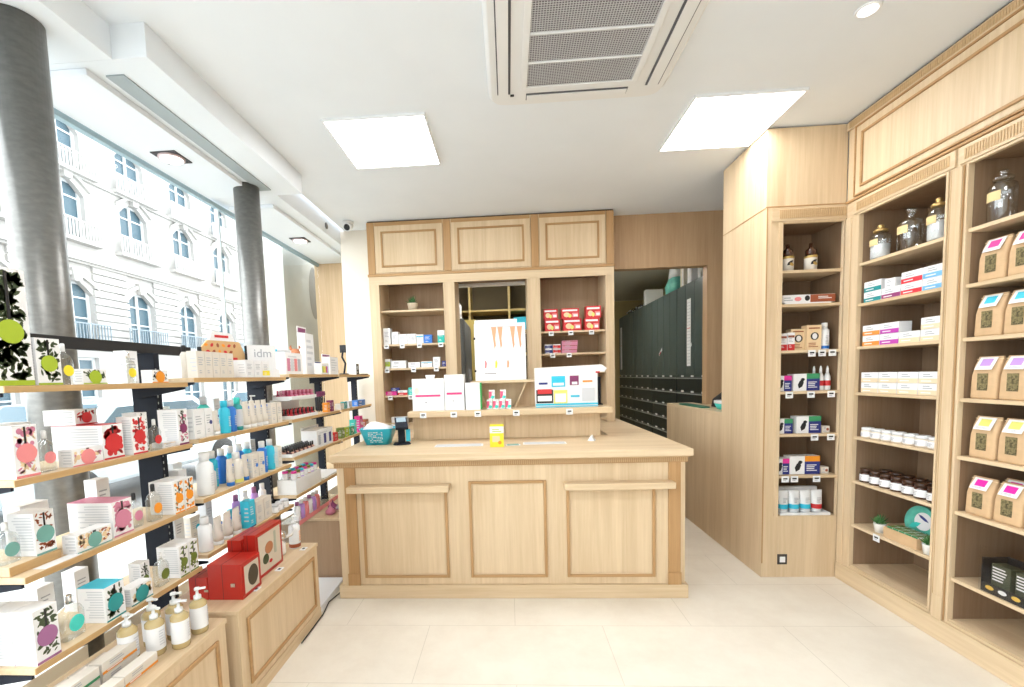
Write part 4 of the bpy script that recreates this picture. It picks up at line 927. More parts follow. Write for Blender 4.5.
for k, (z, y, x, cs, nm, lab) in enumerate(TR):
    place('tray', tray(.38, .13, .022), (x, y, z), AX, 'white display tray, %s of the far bay, full of small polish bottles' % nm, 'tray')
    if k == 0:
        o = MB().box((-1.580, 2.86, C2+.0006), (-1.5675, 3.25, C2+.1295), white_pl).box((-1.445, 2.86, C2+.124), (-1.5674, 3.25, C2+.1295), white_pl).build('tray_support'); tag(o, 'white angled support carrying the raised pink polish tray', 'support')
    for rrow in range(3):
        for i in range(12):
            place('np%d%d' % (k, (i+rrow) % 2), polish(cs[(i+rrow) % 2]), (x+.042-rrow*.04, y-.170+i*.031, z+.0065), AX, POL[k][(i+rrow) % 2] + ' bottle in the ' + ('raised tray of the far bay', 'tray on the second far shelf', 'tray on the third far shelf')[k], 'nail polish', POL[k][(i+rrow) % 2] + ' bottles')
# second far shelf
for i, (c, w, h, d, yy, lab) in enumerate(((orange, .05, .075, .04, 3.48, 'amber orange carton'), (plum, .05, .09, .04, 3.56, 'plum upright carton'), (cream, .08, .05, .05, 3.76, 'cream low carton'), (teal, .05, .06, .04, 3.86, 'teal low carton'), (lgrey, .08, .06, .05, 3.96, 'grey low carton'), (blue, .22, .055, .06, 4.25, 'long blue case'))):
    L('cs%d' % i, carton(w, d, h, face=c, front=c, seed=90+i), -1.46, yy, C2, lab + ' on the second far shelf', 'carton')
for i in range(5): L('br', lambda: (lambda r: (MB().lathe([(.004, 0), (.005, .11), (.003, .12)], black, 8).build('handle', r), MB().lathe([(.004, .1202), (.010, .14), (.006, .165)], plum, 10).build('bristles', r), r)[2])(empty('makeup_brush')), -1.53, 3.48+i*.035, C2, 'make-up brush standing behind the orange carton on the second far shelf', 'brush', 'make-up brushes')
# third far shelf
L('d1', board(.30, .15, .12, lgrey, pic=(grey_t, white, navy, white, navy)), -1.50, 3.38, C3, 'white display box with navy pictures on the third far shelf', 'display')
for i, (c, w, h, yy, lab) in enumerate(((red, .07, .07, 3.60, 'red square carton'), (olive, .06, .09, 3.76, 'olive green carton'), (green, .09, .08, 3.86, 'lime green carton'), (tc_, .09, .075, 3.99, 'dark green carton'), (mint, .05, .13, 4.08, 'turquoise carton'), (magenta, .09, .15, 4.24, 'magenta upright box'), (brownr, .09, .10, 4.42, 'dark brown box'))):
    L('ds%d' % i, carton(w, .05, h, face=c, front=c, mark=white if i % 2 else None, seed=70+i), -1.465, yy, C3, lab + ' on the third far shelf', 'carton')
# fourth far shelf
for k in range(2):
    for i in range(7): L('ej%d' % (i % 3), jar(.020, .055, (ceram, nude, lilac)[i % 3], (magenta, olive, cyan)[i % 3], white), -1.455-k*.06, 2.875+i*.052, C4+.10, 'tiny %s jar on the clear step of the fourth far shelf' % ('white magenta-lidded', 'beige green-lidded', 'lilac blue-lidded')[i % 3], 'jar', 'tiny %s jars' % ('magenta-lidded', 'green-lidded', 'blue-lidded')[i % 3])
o = MB().box((-1.56, 2.85, C4+.0006), (-1.43, 3.24, C4+.0995), white_pl).build('white_step'); tag(o, 'white step block on the fourth far shelf carrying tiny jars', 'step')
o = MB().box((-1.66, 3.30, C4+.0006), (-1.43, 3.64, C4+.012), white).build('leaflet_pad'); tag(o, 'white leaflet pad lying on the fourth far shelf', 'leaflets')
r = empty('hanging_shelf'); MB().box((-1.56, 2.84, .500), (-1.42, 3.60, .508), glass_t).build('clear_shelf', r); mb = MB(); mb.box((-1.4195, 2.84, .495), (-1.417, 3.60, .525), pink); mb.build('pink_strip', r)
for y in (2.86, 3.58): MB().box((-1.574, y, .49), (-1.56, y+.01, .52), blackm).build('bracket', r)
tag(r, 'clear low shelf with a pink price strip at the bottom of the far gondola', 'shelf')
for i in range(6): L('pk%d' % (i % 3), bottle(.022, .13, (white_pl, lilac, pink)[i % 3], (purple, white_pl, white_pl)[i % 3], printm=(purple, cyan, red)[i % 3]), -1.46, 2.90+i*.062, .5085, 'small %s bottle on the pink-strip shelf, %s from the near end' % (('white', 'lilac', 'pink')[i % 3], ORD[i]), 'bottle', 'small bottles on the pink-strip shelf')
for i, (x, y, c) in enumerate(((-1.33, 3.14, rose), (-1.29, 3.22, chrome), (-1.36, 3.26, plum))):
    L('orn%d' % i, (lambda c=c: MB().lathe([(.020, 0), (.036, .012), (.036, .03), (.018, .045), (.006, .06), (.003, .12)], c, 20).build('ornament'))if 0 else (lambda c=c: MB().lathe([(.020, 0), (.036, .012), (.036, .03), (.018, .045), (.006, .06), (.003, .10 if i == 0 else .075)], c, 20).build('ornament')), x, y, .475, ('pink' , 'silver', 'dark plum')[i] + ' rounded ornament on the small brown side cabinet', 'ornament')

# back rows of plain cartons on the gondola
for z, nm, ys_ in ((B2, 'second', (2.02, 2.20, 2.40, 2.60, 2.72)), (B3, 'third', (2.07, 2.62, 2.72)), (B4, 'fourth', (2.05, 2.16, 2.27))):
    for i, y in enumerate(ys_): L('bkr%d' % (i % 3), carton((.06, .07, .05)[i % 3], .05, (.15, .12, .17)[i % 3], face=(white, cream, lgrey)[i % 3], mark=(None, cyan, None)[i % 3], seed=i), -1.655 if z != B1 else -1.64, y, z, '%s carton in the back row of the %s middle shelf, %s from the near end' % (('white', 'cream', 'grey')[i % 3], nm, ORD[i]), 'carton')
# ---------------------------------------------------------------- on the counter
r = empty('plastic_basket'); r.location = (-.985, 3.28, WT+.0008); r.rotation_euler = (0, 0, .05)
bt = mat('basket_teal', (.03, .48, .66), .35); mb = MB()
mb.loft([(0, .085, .07, 6), (.115, .125, .10, 6), (.12, .132, .105, 6), (.12, .126, .099, 6), (.117, .121, .096, 6), (.01, .081, .066, 6)], bt, 32); mb.build('basket_body', r)
mb = MB(); rnd = random.Random(2)
for i in range(9):
    for j in range(7):
        if rnd.random() < .8: z = .02+j*.012; yy = -.0715-(z*.27); mb.box((-.055+i*.012, yy-.0016, z), (-.055+i*.012+rnd.uniform(.004, .010), yy-.0004, z+.005), white)
mb.build('print', r)
mb = MB(); mb.loft([(.07, .10, .08, 5), (.12, .105, .085, 4), (.15, .06, .05, 3, -.02, 0), (.165, .02, .015, 3, -.03, 0)], white, 20); mb.build('paper_filling', r)
tag(r, 'turquoise plastic basket with white print holding white paper, left on the counter', 'basket')
r = empty('card_terminal'); r.location = (-.795, 3.22, WT+.0008); r.rotation_euler = (0, 0, .3)
MB().loft([(0, .065, .05, 3), (.014, .055, .042, 3)], blackm, 24).build('base', r)
mb = MB(); mb.M = Matrix.Translation((0, .01, .014)) @ Matrix.Rotation(-.25, 4, 'X'); mb.box((-.026, -.008, 0), (.026, .010, .12), blackm); mb.build('stem', r, .004)
mb = MB(); mb.M = Matrix.Translation((0, .0, .155)) @ Matrix.Rotation(-1.05, 4, 'X'); mb.box((-.045, -.012, -.07), (.045, .012, .065), blackm); q = mb.build('handset', r, .006)
mb = MB(); mb.M = Matrix.Translation((0, .0, .155)) @ Matrix.Rotation(-1.05, 4, 'X'); mb.box((-.034, -.0135, .0), (.034, -.0122, .055), mat('lcd', (.35, .45, .52), .2)); mb.build('screen', q)
MB().box((.030, -.010, .02), (.062, .006, .11), bt).build('blue_side', r, .003)
tag(r, 'black card terminal on a stand beside the turquoise basket', 'card terminal')
def whitebox(w, h, pk, tab=False, corner=False):
    def f():
        r = empty('product_display'); mb = MB(); pts = [(-w/2, 0), (w/2, 0), (w/2, h), (-w/2, h)]
        mb.prism(pts, -.06, .06, white); mb.build('box', r, .002)
        mb = MB(); lines(mb, -w*.4, w*.25, h*.68, h*.9, -.0612, 3, lgrey, 3, fill=.2)
        if pk: mb.box((-w*.4, -.0618, h*.44), (w*.38, -.0606, h*.50), colm('pink_title', (.75, .04, .20))); mb.box((-w*.1, -.0622, h*.24), (-w*.05, -.0606, h*.29), grey_t)
        else: lines(mb, -w*.35, w*.3, h*.15, h*.6, -.0612, 4, lgrey, 5, fill=.15)
        if tab: mb.disc(-w*.36, h*.62, -.0606, .018, .026, cream, 16)
        mb.build('print', r)
        if tab: MB().prism([(-.03, h+.0005), (.03, h+.0005), (.038, h+.028), (-.038, h+.028)], .05, .06, white).build('tab', r)
        if corner: mb = MB(); mb.box((w/2+.0005, -.058, .003), (w/2+.010, .058, h-.003), mat('green_flank', (.05, .42, .10), .5)); mb.build('green_flank', r)
        return r
    return f
RL = 1.2005
for k, fn, x, y, lab in (('w1', whitebox(.245, .245, True, tab=True), -.612, 3.42, 'widest white display box with pink title and a top tab on the riser ledge'), ('w2', whitebox(.148, .270, True), -.412, 3.42, 'tallest white display box with a pink title, middle of three on the riser ledge'),
                     ('w3', whitebox(.110, .205, False, corner=True), -.272, 3.40, 'white display box with a green flank on the riser ledge')):
    place(k, fn, (x, y, RL), 0, lab, 'display box')
def medbox(): # little pink-cornered tube boxes
    mb = MB(); mb.box((-.021, -.02, 0), (.021, .02, .072), white); mb.box((-.021, -.0206, .01), (.0, -.0200, .06), colm('pink_corner', (.80, .10, .22))); mb.leaf(.006, .018, -.0209, .016, .012, .3, mint); lines(mb, .002, .018, .045, .065, -.0206, 3, grey_t)
    return mb.build('small_carton')
for i in range(4): place('mbx', medbox, (-.150+i*.048, 3.40, RL), 0, 'small pink-corner carton in the lower row on the riser ledge, %s from left' % ORD[i], 'carton', 'small pink-corner cartons')
for i in range(2): place('mbx', medbox, (-.130+i*.085, 3.40, RL+.0725), 0, 'small white carton with pink corner on top of the lower row, ' + ('left' if i == 0 else 'right') + ' one', 'carton', 'small pink-corner cartons')
r = empty('product_display'); r.location = (.43, 3.42, RL); w, h = .46, .30
mb = MB(); mb.box((-w/2, -.05, 0), (w/2, .05, h), white); mb.prism([(w/2, h*.86), (w/2+.05, h*.86), (w/2+.07, h*.94), (w/2+.03, h*1.04), (-w/2, h*1.0), (-w/2, h*.97)], -.052, -.048, white); mb.build('box', r)
mb = MB(); Y = -.0525
for (x0, z0, x1, z1, c) in ((-.225, .035, -.10, .135, black), (-.215, .05, -.11, .09, white), (-.215, .105, -.11, .14, red), (-.095, .03, .005, .13, lemon), (-.085, .04, -.005, .105, white), (-.11, .155, -.01, .235, cyan), (-.10, .165, -.02, .185, white), (.025, .165, .09, .235, plum), (.04, .17, .08, .19, white), (-.205, .175, -.14, .19, navy), (.12, .185, .19, .197, orange), (.03, .075, .095, .09, cyan), (.115, .045, .205, .14, lgrey), (-.23, .004, .23, .010, cyan), (-.23, .018, .23, .030, cyan), (.215, .25, .245, .262, red)):
    mb.box((x0, Y-.0006, z0), (x1, Y+.0022, z1), c); Y -= .0004
mb.build('print', r)
tag(r, 'large white product display with small coloured product pictures, right on the riser ledge', 'display box')
r = empty('poster_stand'); r.location = (-.062, 3.62, 1.4158)
MB().box((-.205, 0, 0), (.205, .006, .455), white).build('board', r)
mb = MB(); rnd = random.Random(8); skin = colm('leg_skin', (.85, .36, .20))
for x in (-.05, .0, .10, .155):
    mb.prism([(x-.018, .43), (x+.026, .43), (x+.014, .33), (x+.018, .28), (x+.006, .25), (x-.004, .33)], -.0012, -.0004, skin)
for x, c in ((-.12, pink), (-.035, yellow), (.06, skin)): mb.prism([(x-.008, .10), (x+.006, .10), (x+.012, .14), (x+.002, .165), (-.006+x, .15)], -.0012, -.0004, c)
lines(mb, -.19, -.06, .36, .41, -.0008, 4, lgrey); lines(mb, -.13, -.03, .05, .06, -.0008, 1, black); mb.box((-.12, -.0015, .425), (.17, -.0008, .429), grey_t)
for x in (-.14, -.05, .04, .13): lines(mb, x-.035, x+.03, .18, .24, -.0008, 4, lgrey, 4, fill=.2)
mb.build('print', r); MB().box((-.20, -.002, .4551), (.14, .0035, .485), white_pl).build('header_strip', r)
for z in (.07, .33): MB().box((-.212, -.004, z), (-.196, .008, z+.018), black).build('clip', r)
tag(r, 'white poster board with orange leg pictures standing on the upper riser ledge', 'poster')
r = empty('yellow_carton'); r.location = (-.090, 3.02, WT+.0008); mb = MB(); mb.box((-.047, -.025, 0), (.047, .025, .135), white); mb.box((-.047, -.0256, .0), (.047, -.0250, .095), yellow); mb.box((-.030, -.0262, .035), (.02, -.0256, .075), tan); mb.disc(.02, .03, -.0256, .012, .012, orange); lines(mb, -.03, .035, .10, .125, -.0256, 2, green); mb.build('box', r); MB().box((-.047, .0255, .0), (.047, .027, .15), yellow).build('flap', r)
tag(r, 'yellow and white carton standing at the front of the counter', 'carton')
def floppy(w, d, n, c): 
    def f():
        mb = MB(); rnd = random.Random(n)
        for i in range(3): mb.box((-w/2+i*.004, -d/2+i*.003, i*.0012), (w/2-i*.006, d/2, (i+1)*.0012-.0002), c if i == 2 else white)
        lines(mb, -w*.4, w*.4, 0, 0.001, 0, 1, lgrey) if 0 else None
        return mb.build('leaflets')
    return f
place('lf1', floppy(.34, .10, 1, lgrey), (-.36, 3.10, WT), .03, 'flat pale leaflet strip on the counter left of the yellow carton', 'leaflet'); place('lf2', floppy(.30, .09, 2, lgrey), (.24, 3.12, WT), -.02, 'flat pale leaflet strip on the counter right of the yellow carton', 'leaflet')
place('lf3', floppy(.10, .06, 3, sage), (.02, 3.07, WT), .1, 'small greenish card beside the yellow carton', 'card')
r = empty('tilted_card'); r.location = (.575, 3.20, WT+.0008); r.rotation_euler = (0, 0, -.4); mb = MB(); mb.prism([(-.02, 0), (.03, 0), (.005, .04)], -.025, .025, white); mb.build('card', r); tag(r, 'small white folded card at the right end of the counter', 'card')
r = empty('payment_screen'); r.location = (.70, 3.58, RL); mb = MB(); mb.box((-.012, -.10, .01), (.006, .10, .22), blackm); mb.build('panel', r, .004); MB().box((-.03, -.05, 0), (.03, .05, .0098), blackm).build('foot', r); tag(r, 'black thin screen seen edge on, right end of the riser ledge', 'screen')
for i, x in enumerate((-.645, -.415, -.235, .05, .44)):
    place('pt', price_tag, (x, 3.2995, 1.185), 0, 'white price tag on the riser ledge edge, %s from the left' % ORD[i], 'price tag', 'price tags')

# ---------------------------------------------------------------- back unit goods
L('succ', succulent(mat('cream_pot', (.74, .62, .46), .7), .055, .085, .085, 34), -.965, 4.62, 2.135, 'small succulent in a cream pot on the top left shelf of the back unit', 'potted plant', rot=0)
def row(y, z, items, where, rot=0, tagz=None, ytag=None):
    for k, (x, fn, key, lab) in enumerate(items): place(key, fn, (x, y, z), rot, lab + ' on ' + where, 'carton')
    if tagz is not None:
        for k, (x, *_) in enumerate(items):
            if k % 2 == 0: place('pt', price_tag, (x, ytag, tagz), rot, 'white price tag, %s, %s from left' % (where, ORD[k//2]), 'price tag', 'price tags')
cc = carton
row(4.53, 1.80, ((-1.215, cc(.07, .08, .165, seed=1), 'u1', 'tall white carton at the left end'), (-1.135, cc(.065, .08, .125, seed=2), 'u2', 'white carton second from the left'), (-1.055, cc(.085, .08, .10, seed=3), 'u3', 'white low carton third from the left'), (-.965, cc(.085, .08, .10, seed=4, mark=lgrey), 'u4', 'white low carton with a grey dot'),
    (-.88, cc(.07, .08, .09, seed=5, stripe=cyan), 'u5', 'white carton with an aqua stripe'), (-.80, cc(.08, .08, .085, face=blue, front=blue), 'u6', 'blue carton'), (-.665, cc(.07, .08, .125, face=white, band=colm('sea_green', (.02, .50, .42)), bz=(0, .6)), 'u8', 'sea green and white carton')), 'left bay second shelf', 0, 1.79, 4.4575)
row(4.53, 1.56, ((-1.22, cc(.05, .08, .095, face=white, band=green, bz=(.2, .7)), 'v1', 'white carton with lime band'), (-1.11, cc(.15, .08, .075, seed=6), 'v2', 'wide white carton'), (-.95, cc(.12, .08, .055, seed=7), 'v3', 'low white carton'), (-.82, cc(.11, .08, .06, seed=8, stripe=cyan), 'v4', 'low white carton with aqua line'), (-.72, cc(.07, .08, .10, seed=9), 'v5', 'upright white carton'), (-.645, cc(.045, .06, .06, face=black, front=navy), 'v6', 'small dark navy carton')), 'left bay third shelf', 0, 1.55, 4.4575)
row(4.53, 1.285, ((-1.20, cc(.11, .08, .04, face=magenta, front=magenta), 'x1', 'magenta flat carton'), (-1.08, cc(.10, .08, .05, face=white, band=red, bz=(0, .5)), 'x2', 'white carton with red band'), (-.99, cc(.06, .08, .075, face=mint, front=mint), 'x3', 'turquoise carton'), (-.90, cc(.05, .08, .10, face=white, band=lemon, bz=(.2, .8)), 'x4', 'white carton with yellow band')), 'left bay fourth shelf', 0, 1.275, 4.4575)
place('uu', cc(.08, .06, .035, face=navy, front=navy), (-1.16, 4.53, 1.325+.0015), 0, 'small navy carton lying on the magenta flat carton of the back unit', 'carton')
place('ww1', cc(.16, .08, .09, seed=12), (-1.13, 4.54, WT+.0005), 0, 'white carton on the worktop under the back unit left bay', 'carton')
# pink/red boxes in the right bay
def redfood(w, h, d=.09):
    def f():
        mb = MB(); mb.box((-w/2, -d/2, 0), (w/2, d/2, h), red); y = -d/2-.0005; mb.box((-w*.44, y, h*.72), (w*.40, y+.0003, h*.88), white); mb.disc(-w*.2, h*.38, y, w*.18, h*.24, tan, 14, .0004); mb.disc(-w*.02, h*.28, y-.0004, w*.10, h*.18, lemon, 12, .0004); mb.box((w*.10, y, h*.14), (w*.44, y+.0003, h*.55), pink); mb.box((w*.18, y-.0006, h*.2), (w*.42, y-.0001, h*.42), white)
        return mb.build('meal_carton')
    return f
for k, (x, w, h, z, lab) in enumerate(((.445, .145, .115, 0, 'lower left'), (.64, .175, .115, 0, 'lower middle'), (.83, .14, .115, 0, 'lower right'), (.43, .135, .10, .116, 'upper left'), (.62, .17, .10, .116, 'upper middle'), (.845, .145, .115, .116, 'upper right'))):
    place('rf%d' % k, redfood(w, h), (x, 4.52, 1.872+z), 0, 'red food-picture carton in the back unit right bay, %s of six' % lab, 'carton', 'red food-picture cartons')
for k, (x, z, c, lab) in enumerate(((.405, 0, navy, 'lower navy'), (.405, .045, navy, 'upper navy'), (.485, 0, red, 'lower red and white'), (.485, .045, red, 'upper red and white'))):
    place('sf%d' % (k//2), carton(.072, .08, .043, face=white, band=c, bz=(.1, .8)), (x, 4.52, 1.655+z+.0005*(k % 2)), 0, 'small %s carton on the second shelf of the back unit right bay' % lab, 'carton')
for k in range(3): place('sg', carton(.15, .08, .040, face=rose, stripe=brownr), (.605+.004*k, 4.52, 1.655+k*.0405), 0, 'flat dusty rose carton, %s from the bottom of its stack in the back unit' % ORD[k], 'carton', 'flat dusty rose cartons')
for k, (x, z) in enumerate(((.43, 1.86), (.62, 1.86), (.82, 1.86), (.44, 1.645), (.60, 1.645))): place('pt', price_tag, (x, 4.4575, z), 0, 'white price tag in the back unit right bay, %s counting from upper left' % ORD[k], 'price tag', 'price tags')

# ---------------------------------------------------------------- corner tower goods (front faces -y)
ty = TY+.075
def candle():
    r = empty('candle_jar'); MB().loft([(0, .036, .036, 2), (.09, .038, .038, 2), (.10, .03, .03, 2)], cream, 24).build('jar_body', r); mb = MB(); mb.lathe([(.030, .1002), (.032, .14), (.012, .155), (.010, .185)], amber, 20); mb.build('stopper', r)
    mb = MB(); mb.leaf(-.005, .055, -.0392, .026, .010, .7, black); mb.leaf(.005, .045, -.0394, .016, .010, -.6, mat('gilt2', (.55, .38, .12), .3, .5)); mb.loft([(.085, .0392, .0392, 2), (.1, .0392, .0392, 2)], MATS['gilt2'], 24, False); mb.build('label', r)
    return r
for i, x in enumerate((1.895, 2.045)): place('cand', candle, (x, ty, TH[0]), 0, 'cream apothecary jar with dark stopper on the top tower shelf, ' + ('left' if i == 0 else 'right') + ' one', 'jar', 'cream apothecary jars')
place('tw2', lambda: (lambda mb: (mb.box((-.17, -.03, 0), (.17, .03, .052), white), mb.box((.01, -.0306, .001), (.17, -.0301, .051), brownr), mb.disc(-.01, .028, -.0307, .016, .018, black), mb.disc(-.07, .024, -.0303, .022, .014, pink), lines(mb, -.16, -.10, .01, .04, -.0306, 2, grey_t), lines(mb, .06, .15, .02, .04, -.0312, 2, white), mb.build('long_carton'))[-1])(MB()), (2.02, ty, TH[1]+.012), 0, 'long white and red-brown carton on the second tower shelf', 'carton')
o = MB().box((1.865, ty-.035, TH[1]+.0006), (2.16, ty+.03, TH[1]+.0122), white).build('flat_carton'); tag(o, 'thin white flat carton under the long red-brown one in the tower', 'carton')
for i, x in enumerate((1.862, 1.912)): place('tr%d' % i, carton(.046, .06, .115 if i == 0 else .12, face=white, band=red, bz=(0, .35), stripe=brownr), (x, ty, TH[2]), 0, 'white and red carton on the third tower shelf, ' + ('left' if i == 0 else 'right of the pair'), 'carton')
for i, (x, h, yy) in enumerate(((1.975, .145, .03), (2.060, .165, 0))): place('tt%d' % i, lambda h=h: (lambda mb: (mb.box((-.047, -.03, 0), (.047, .03, h), tan), mb.disc(.003, h*.55, -.0305, .026, .026, black, 18), mb.disc(.003, h*.55, -.0312, .016, .020, white, 14), lines(mb, -.035, .03, .015, h*.3, -.0305, 3, brownr), mb.box((-.035, -.0308, h*.85), (.035, -.0302, h*.9), brownr), mb.build('tan_carton'))[-1])(MB()), (x, ty+yy, TH[2]), 0, 'tan carton with a round black and white picture in the tower, ' + ('left, set back' if i == 0 else 'right, in front'), 'carton')
place('tb', bottle(.028, .18, white_pl, white_pl, printm=grey_t, band=blue), (2.145, ty, TH[2]), 0, 'white bottle with a blue base on the third tower shelf', 'bottle')
def pet(w, h, c1, c2=navy, animal=black):
    def f():
        mb = MB(); mb.box((-w/2, -.035, 0), (w/2, .035, h), white); mb.box((0, -.0356, h*.0), (w/2, -.035, h*.70), c2); mb.box((0, -.0356, h*.70), (w/2, -.035, h), c1); mb.leaf(-w*.22, h*.42, -.0358, h*.30, h*.14, 1.2, animal); mb.leaf(-w*.15, h*.66, -.0360, h*.13, h*.10, .2, animal); lines(mb, w*.06, w*.42, h*.15, h*.55, -.0362, 4, white)
        mb.box((w/2+.0001, -.034, h*.7), (w/2+.0005, .034, h*.999), c1); return mb.build('pet_care_carton')
    return f
TP = ((TH[3], ((1.868, .10, .105, magenta, 'white and navy pet carton with magenta band'), (2.015, .17, .115, tc_, 'wide white and navy pet carton with green band'))), (TH[4], ((1.875, .11, .10, tc_, 'white and navy pet carton with green band, left'), (2.035, .16, .115, tc_, 'wide pet carton with green band and a black cat picture'))), (TH[5], ((1.869, .09, .11, magenta, 'pink-banded pet carton'), (2.015, .20, .125, orange, 'wide orange-banded white pet carton with a cat picture'))))
for k, (z, its) in enumerate(TP):
    for i, (x, w, h, c, lab) in enumerate(its): place('pet%d%d' % (k, i), pet(w, h, c), (x, ty, z), 0, lab + ' on the %s tower shelf' % ORD[k+3], 'carton')
for i, x in enumerate((2.105, 2.128, 2.172)): place('spr', lambda: (lambda r: (MB().lathe([(.018, 0), (.019, .004), (.019, .09), (.010, .115)], white_pl, 20).build('bottle_body', r), MB().lathe([(.009, .1153), (.008, .145), (.003, .165)], white_pl, 14).build('nozzle', r), MB().loft([(.03, .0196, .0196, 2), (.065, .0196, .0196, 2)], red, 20, False).build('label', r), r)[-1])(empty('spray_bottle')), (x if i != 0 else 2.12, ty+(.055 if i == 0 else -.0), TH[3]), 0, 'white spray bottle with red label, %s from the left' % ORD[i], 'spray bottle', 'white spray bottles')
place('tsm', carton(.05, .05, .045, face=cream, mark=brownr), (2.155, ty, TH[4]), 0, 'small cream carton at the right of the fifth tower shelf', 'carton'); place('tsm', None, (2.155, ty, TH[5]), 0, 'small cream carton at the right of the sixth tower shelf', 'carton')
o = place('tray2', tray(.33, .14, .018), (2.01, ty+.01, TH[6]), 0, 'white tray holding four tubes at the bottom of the tower', 'tray')
for i in range(4): place('tt_%d' % (i == 3), tube(.072, .155, white_pl, white_pl, (red if i == 3 else cyan), None), (1.895+i*.075, ty, TH[6]+.0068), 0, ('white tube with red band in the tower tray' if i == 3 else 'white tube with blue band in the tower tray, %s from the left' % ORD[i]), 'cream tube', None if i == 3 else 'blue-band tubes')
for i in range(4): place('twb', carton(.072, .03, .165, face=white), (1.895+i*.075, ty+.065, TH[6]+.0068), 0, 'plain white carton behind the tubes in the tower tray, %s from the left' % ORD[i], 'carton', 'cartons behind the tubes')
for k, (x, z) in enumerate(((2.02, TH[2]), (2.085, TH[2]), (2.15, TH[2]), (1.88, TH[3]), (2.02, TH[3]), (2.15, TH[3]), (2.05, TH[4]), (2.155, TH[4]), (1.865, TH[5]), (1.925, TH[5]), (2.07, TH[5]))):
    place('pt', price_tag, (x, TY+.003, z-.012), 0, 'white price tag on the corner tower, %s from the top left' % ORD[k], 'price tag', 'price tags')

# ---------------------------------------------------------------- right wall goods (front faces -x)
XR = 2.2124
def Rr(key, fn, y, z, lab, cat, group=None, dx=.06, rot=RT): return place(key, fn, (XR+dx, y, z), rot, lab, cat, group)
Rr('aj1', apothecary(.050, .21, white, 0), 2.925, 2.083, 'glass apothecary jar with white powder and gilt stopper, farthest of the top row', 'apothecary jar', dx=.07)
Rr('aj2', apothecary(.056, .235, None, 1), 2.72, 2.083, 'clear square-shouldered apothecary bottle in the middle of the top row', 'apothecary bottle', dx=.07)
Rr('aj3', apothecary(.045, .225, white, 0), 2.545, 2.083, 'narrow jar with white contents and golden lid at the right end of the top row', 'apothecary jar', dx=.06)
Rr('aj4', apothecary(.048, .235, None, 0), 2.250, 2.083, 'tall glass jar with a paper label on the top shelf of the bag bay', 'apothecary jar', dx=.07)
tealb = colm('deep_teal_band', (.02, .28, .30)); skyb = colm('sky_band', (.18, .48, .78)); tanb = colm('beige_band', (.82, .66, .45)); orb = colm('orange_band', (.88, .30, .05)); vio = colm('violet_band', (.50, .05, .42)); plumb = colm('plum_band', (.30, .05, .18)); redb = colm('red_band', (.80, .04, .06))
def inf(c): return carton(.128, .07, .062, face=white, band=c, bz=(.0, .42), mark=None)
def stackrow(z, ys, layers, prefix):
    k = 0
    for li, cols_ in enumerate(layers):
        for j, cn in enumerate(cols_):
            if cn is None: continue
            c, nm = cn
            Rr('inf' + nm, inf(c), ys[j], z+li*.0635, 'white %s-band carton, %s layer, %s from far end, %s' % (nm, ('bottom', 'second', 'top')[li], ORD[j], prefix), 'carton', 'banded white cartons ' + prefix); k += 1
ys = [2.915-.133*i for i in range(4)]
stackrow(1.833, ys, (((tealb, 'teal'), (plumb, 'plum'), (redb, 'red'), (skyb, 'sky blue')), ((tealb, 'teal'), None, (redb, 'red'), (skyb, 'sky blue'))), 'second shelf of right shelving')
Rr('whs', carton(.07, .07, .05, face=white), 2.79, 1.833+.0635, 'plain white small carton on top of the plum-band carton', 'carton')
stackrow(1.565, ys, (((orb, 'orange'), (vio, 'violet'), (tanb, 'beige'), (tanb, 'beige')), ((orb, 'orange'), (vio, 'violet'), None, (tanb, 'beige'))), 'third shelf of right shelving')
stackrow(1.275, ys, (((tanb, 'beige'),)*4, ((tanb, 'beige'),)*4), 'fourth shelf of right shelving')
def wjar(): return jar(.034, .062, mat('cream_jar', (.74, .66, .56), .3), white_pl, white)()
for i in range(7): Rr('wj', wjar, 2.945-i*.076, .99, 'small white-lidded cream jar on the fifth shelf, %s from the far end' % ORD[i], 'jar', 'white-lidded jars', dx=.05)
def bjar(): return jar(.034, .085, amber, mat('dark_lid', (.05, .02, .01), .3), white)()
for i in range(7): Rr('bj', bjar, 2.945-i*.077, .703, 'amber jar in the front row of the sixth shelf, %s from the far end' % ORD[i], 'jar', 'amber jars', dx=.05)
for i in range(5): Rr('bj', None, 2.90-i*.08, .703, 'amber jar in the back row of the sixth shelf, %s from the far end' % ORD[i], 'jar', 'amber jars', dx=.13)
Rr('pl2', succulent(ceram, .032, .055, .06, 26), 2.83, .415, 'small succulent in a white pot left of the wooden tray', 'potted plant', dx=.05)
Rr('pl2', None, 2.488, .415, 'small succulent in a white pot at the right end of the wooden tray shelf', 'potted plant', dx=.037)
r = empty('wooden_tray'); r.location = (XR+.075, 2.655, .4155); r.rotation_euler = (0, 0, RT)
mb = MB(); w, d, h = .22, .11, .06; lt = mat('light_plywood', (.62, .42, .24), .6, vary=.08, scale=12)
mb.box((-w/2, -d/2, 0), (w/2, d/2, .006), lt)
for a, b in (((-w/2, -d/2), (w/2, -d/2+.007)), ((-w/2, d/2-.007), (w/2, d/2)), ((-w/2, -d/2+.007), (-w/2+.007, d/2-.007)), ((w/2-.007, -d/2+.007), (w/2, d/2-.007))): mb.box((a[0], a[1], .0061), (b[0], b[1], h), lt)
mb.build('tray_body', r); tag(r, 'plywood tray of small packs on the seventh shelf of right shelving', 'tray')
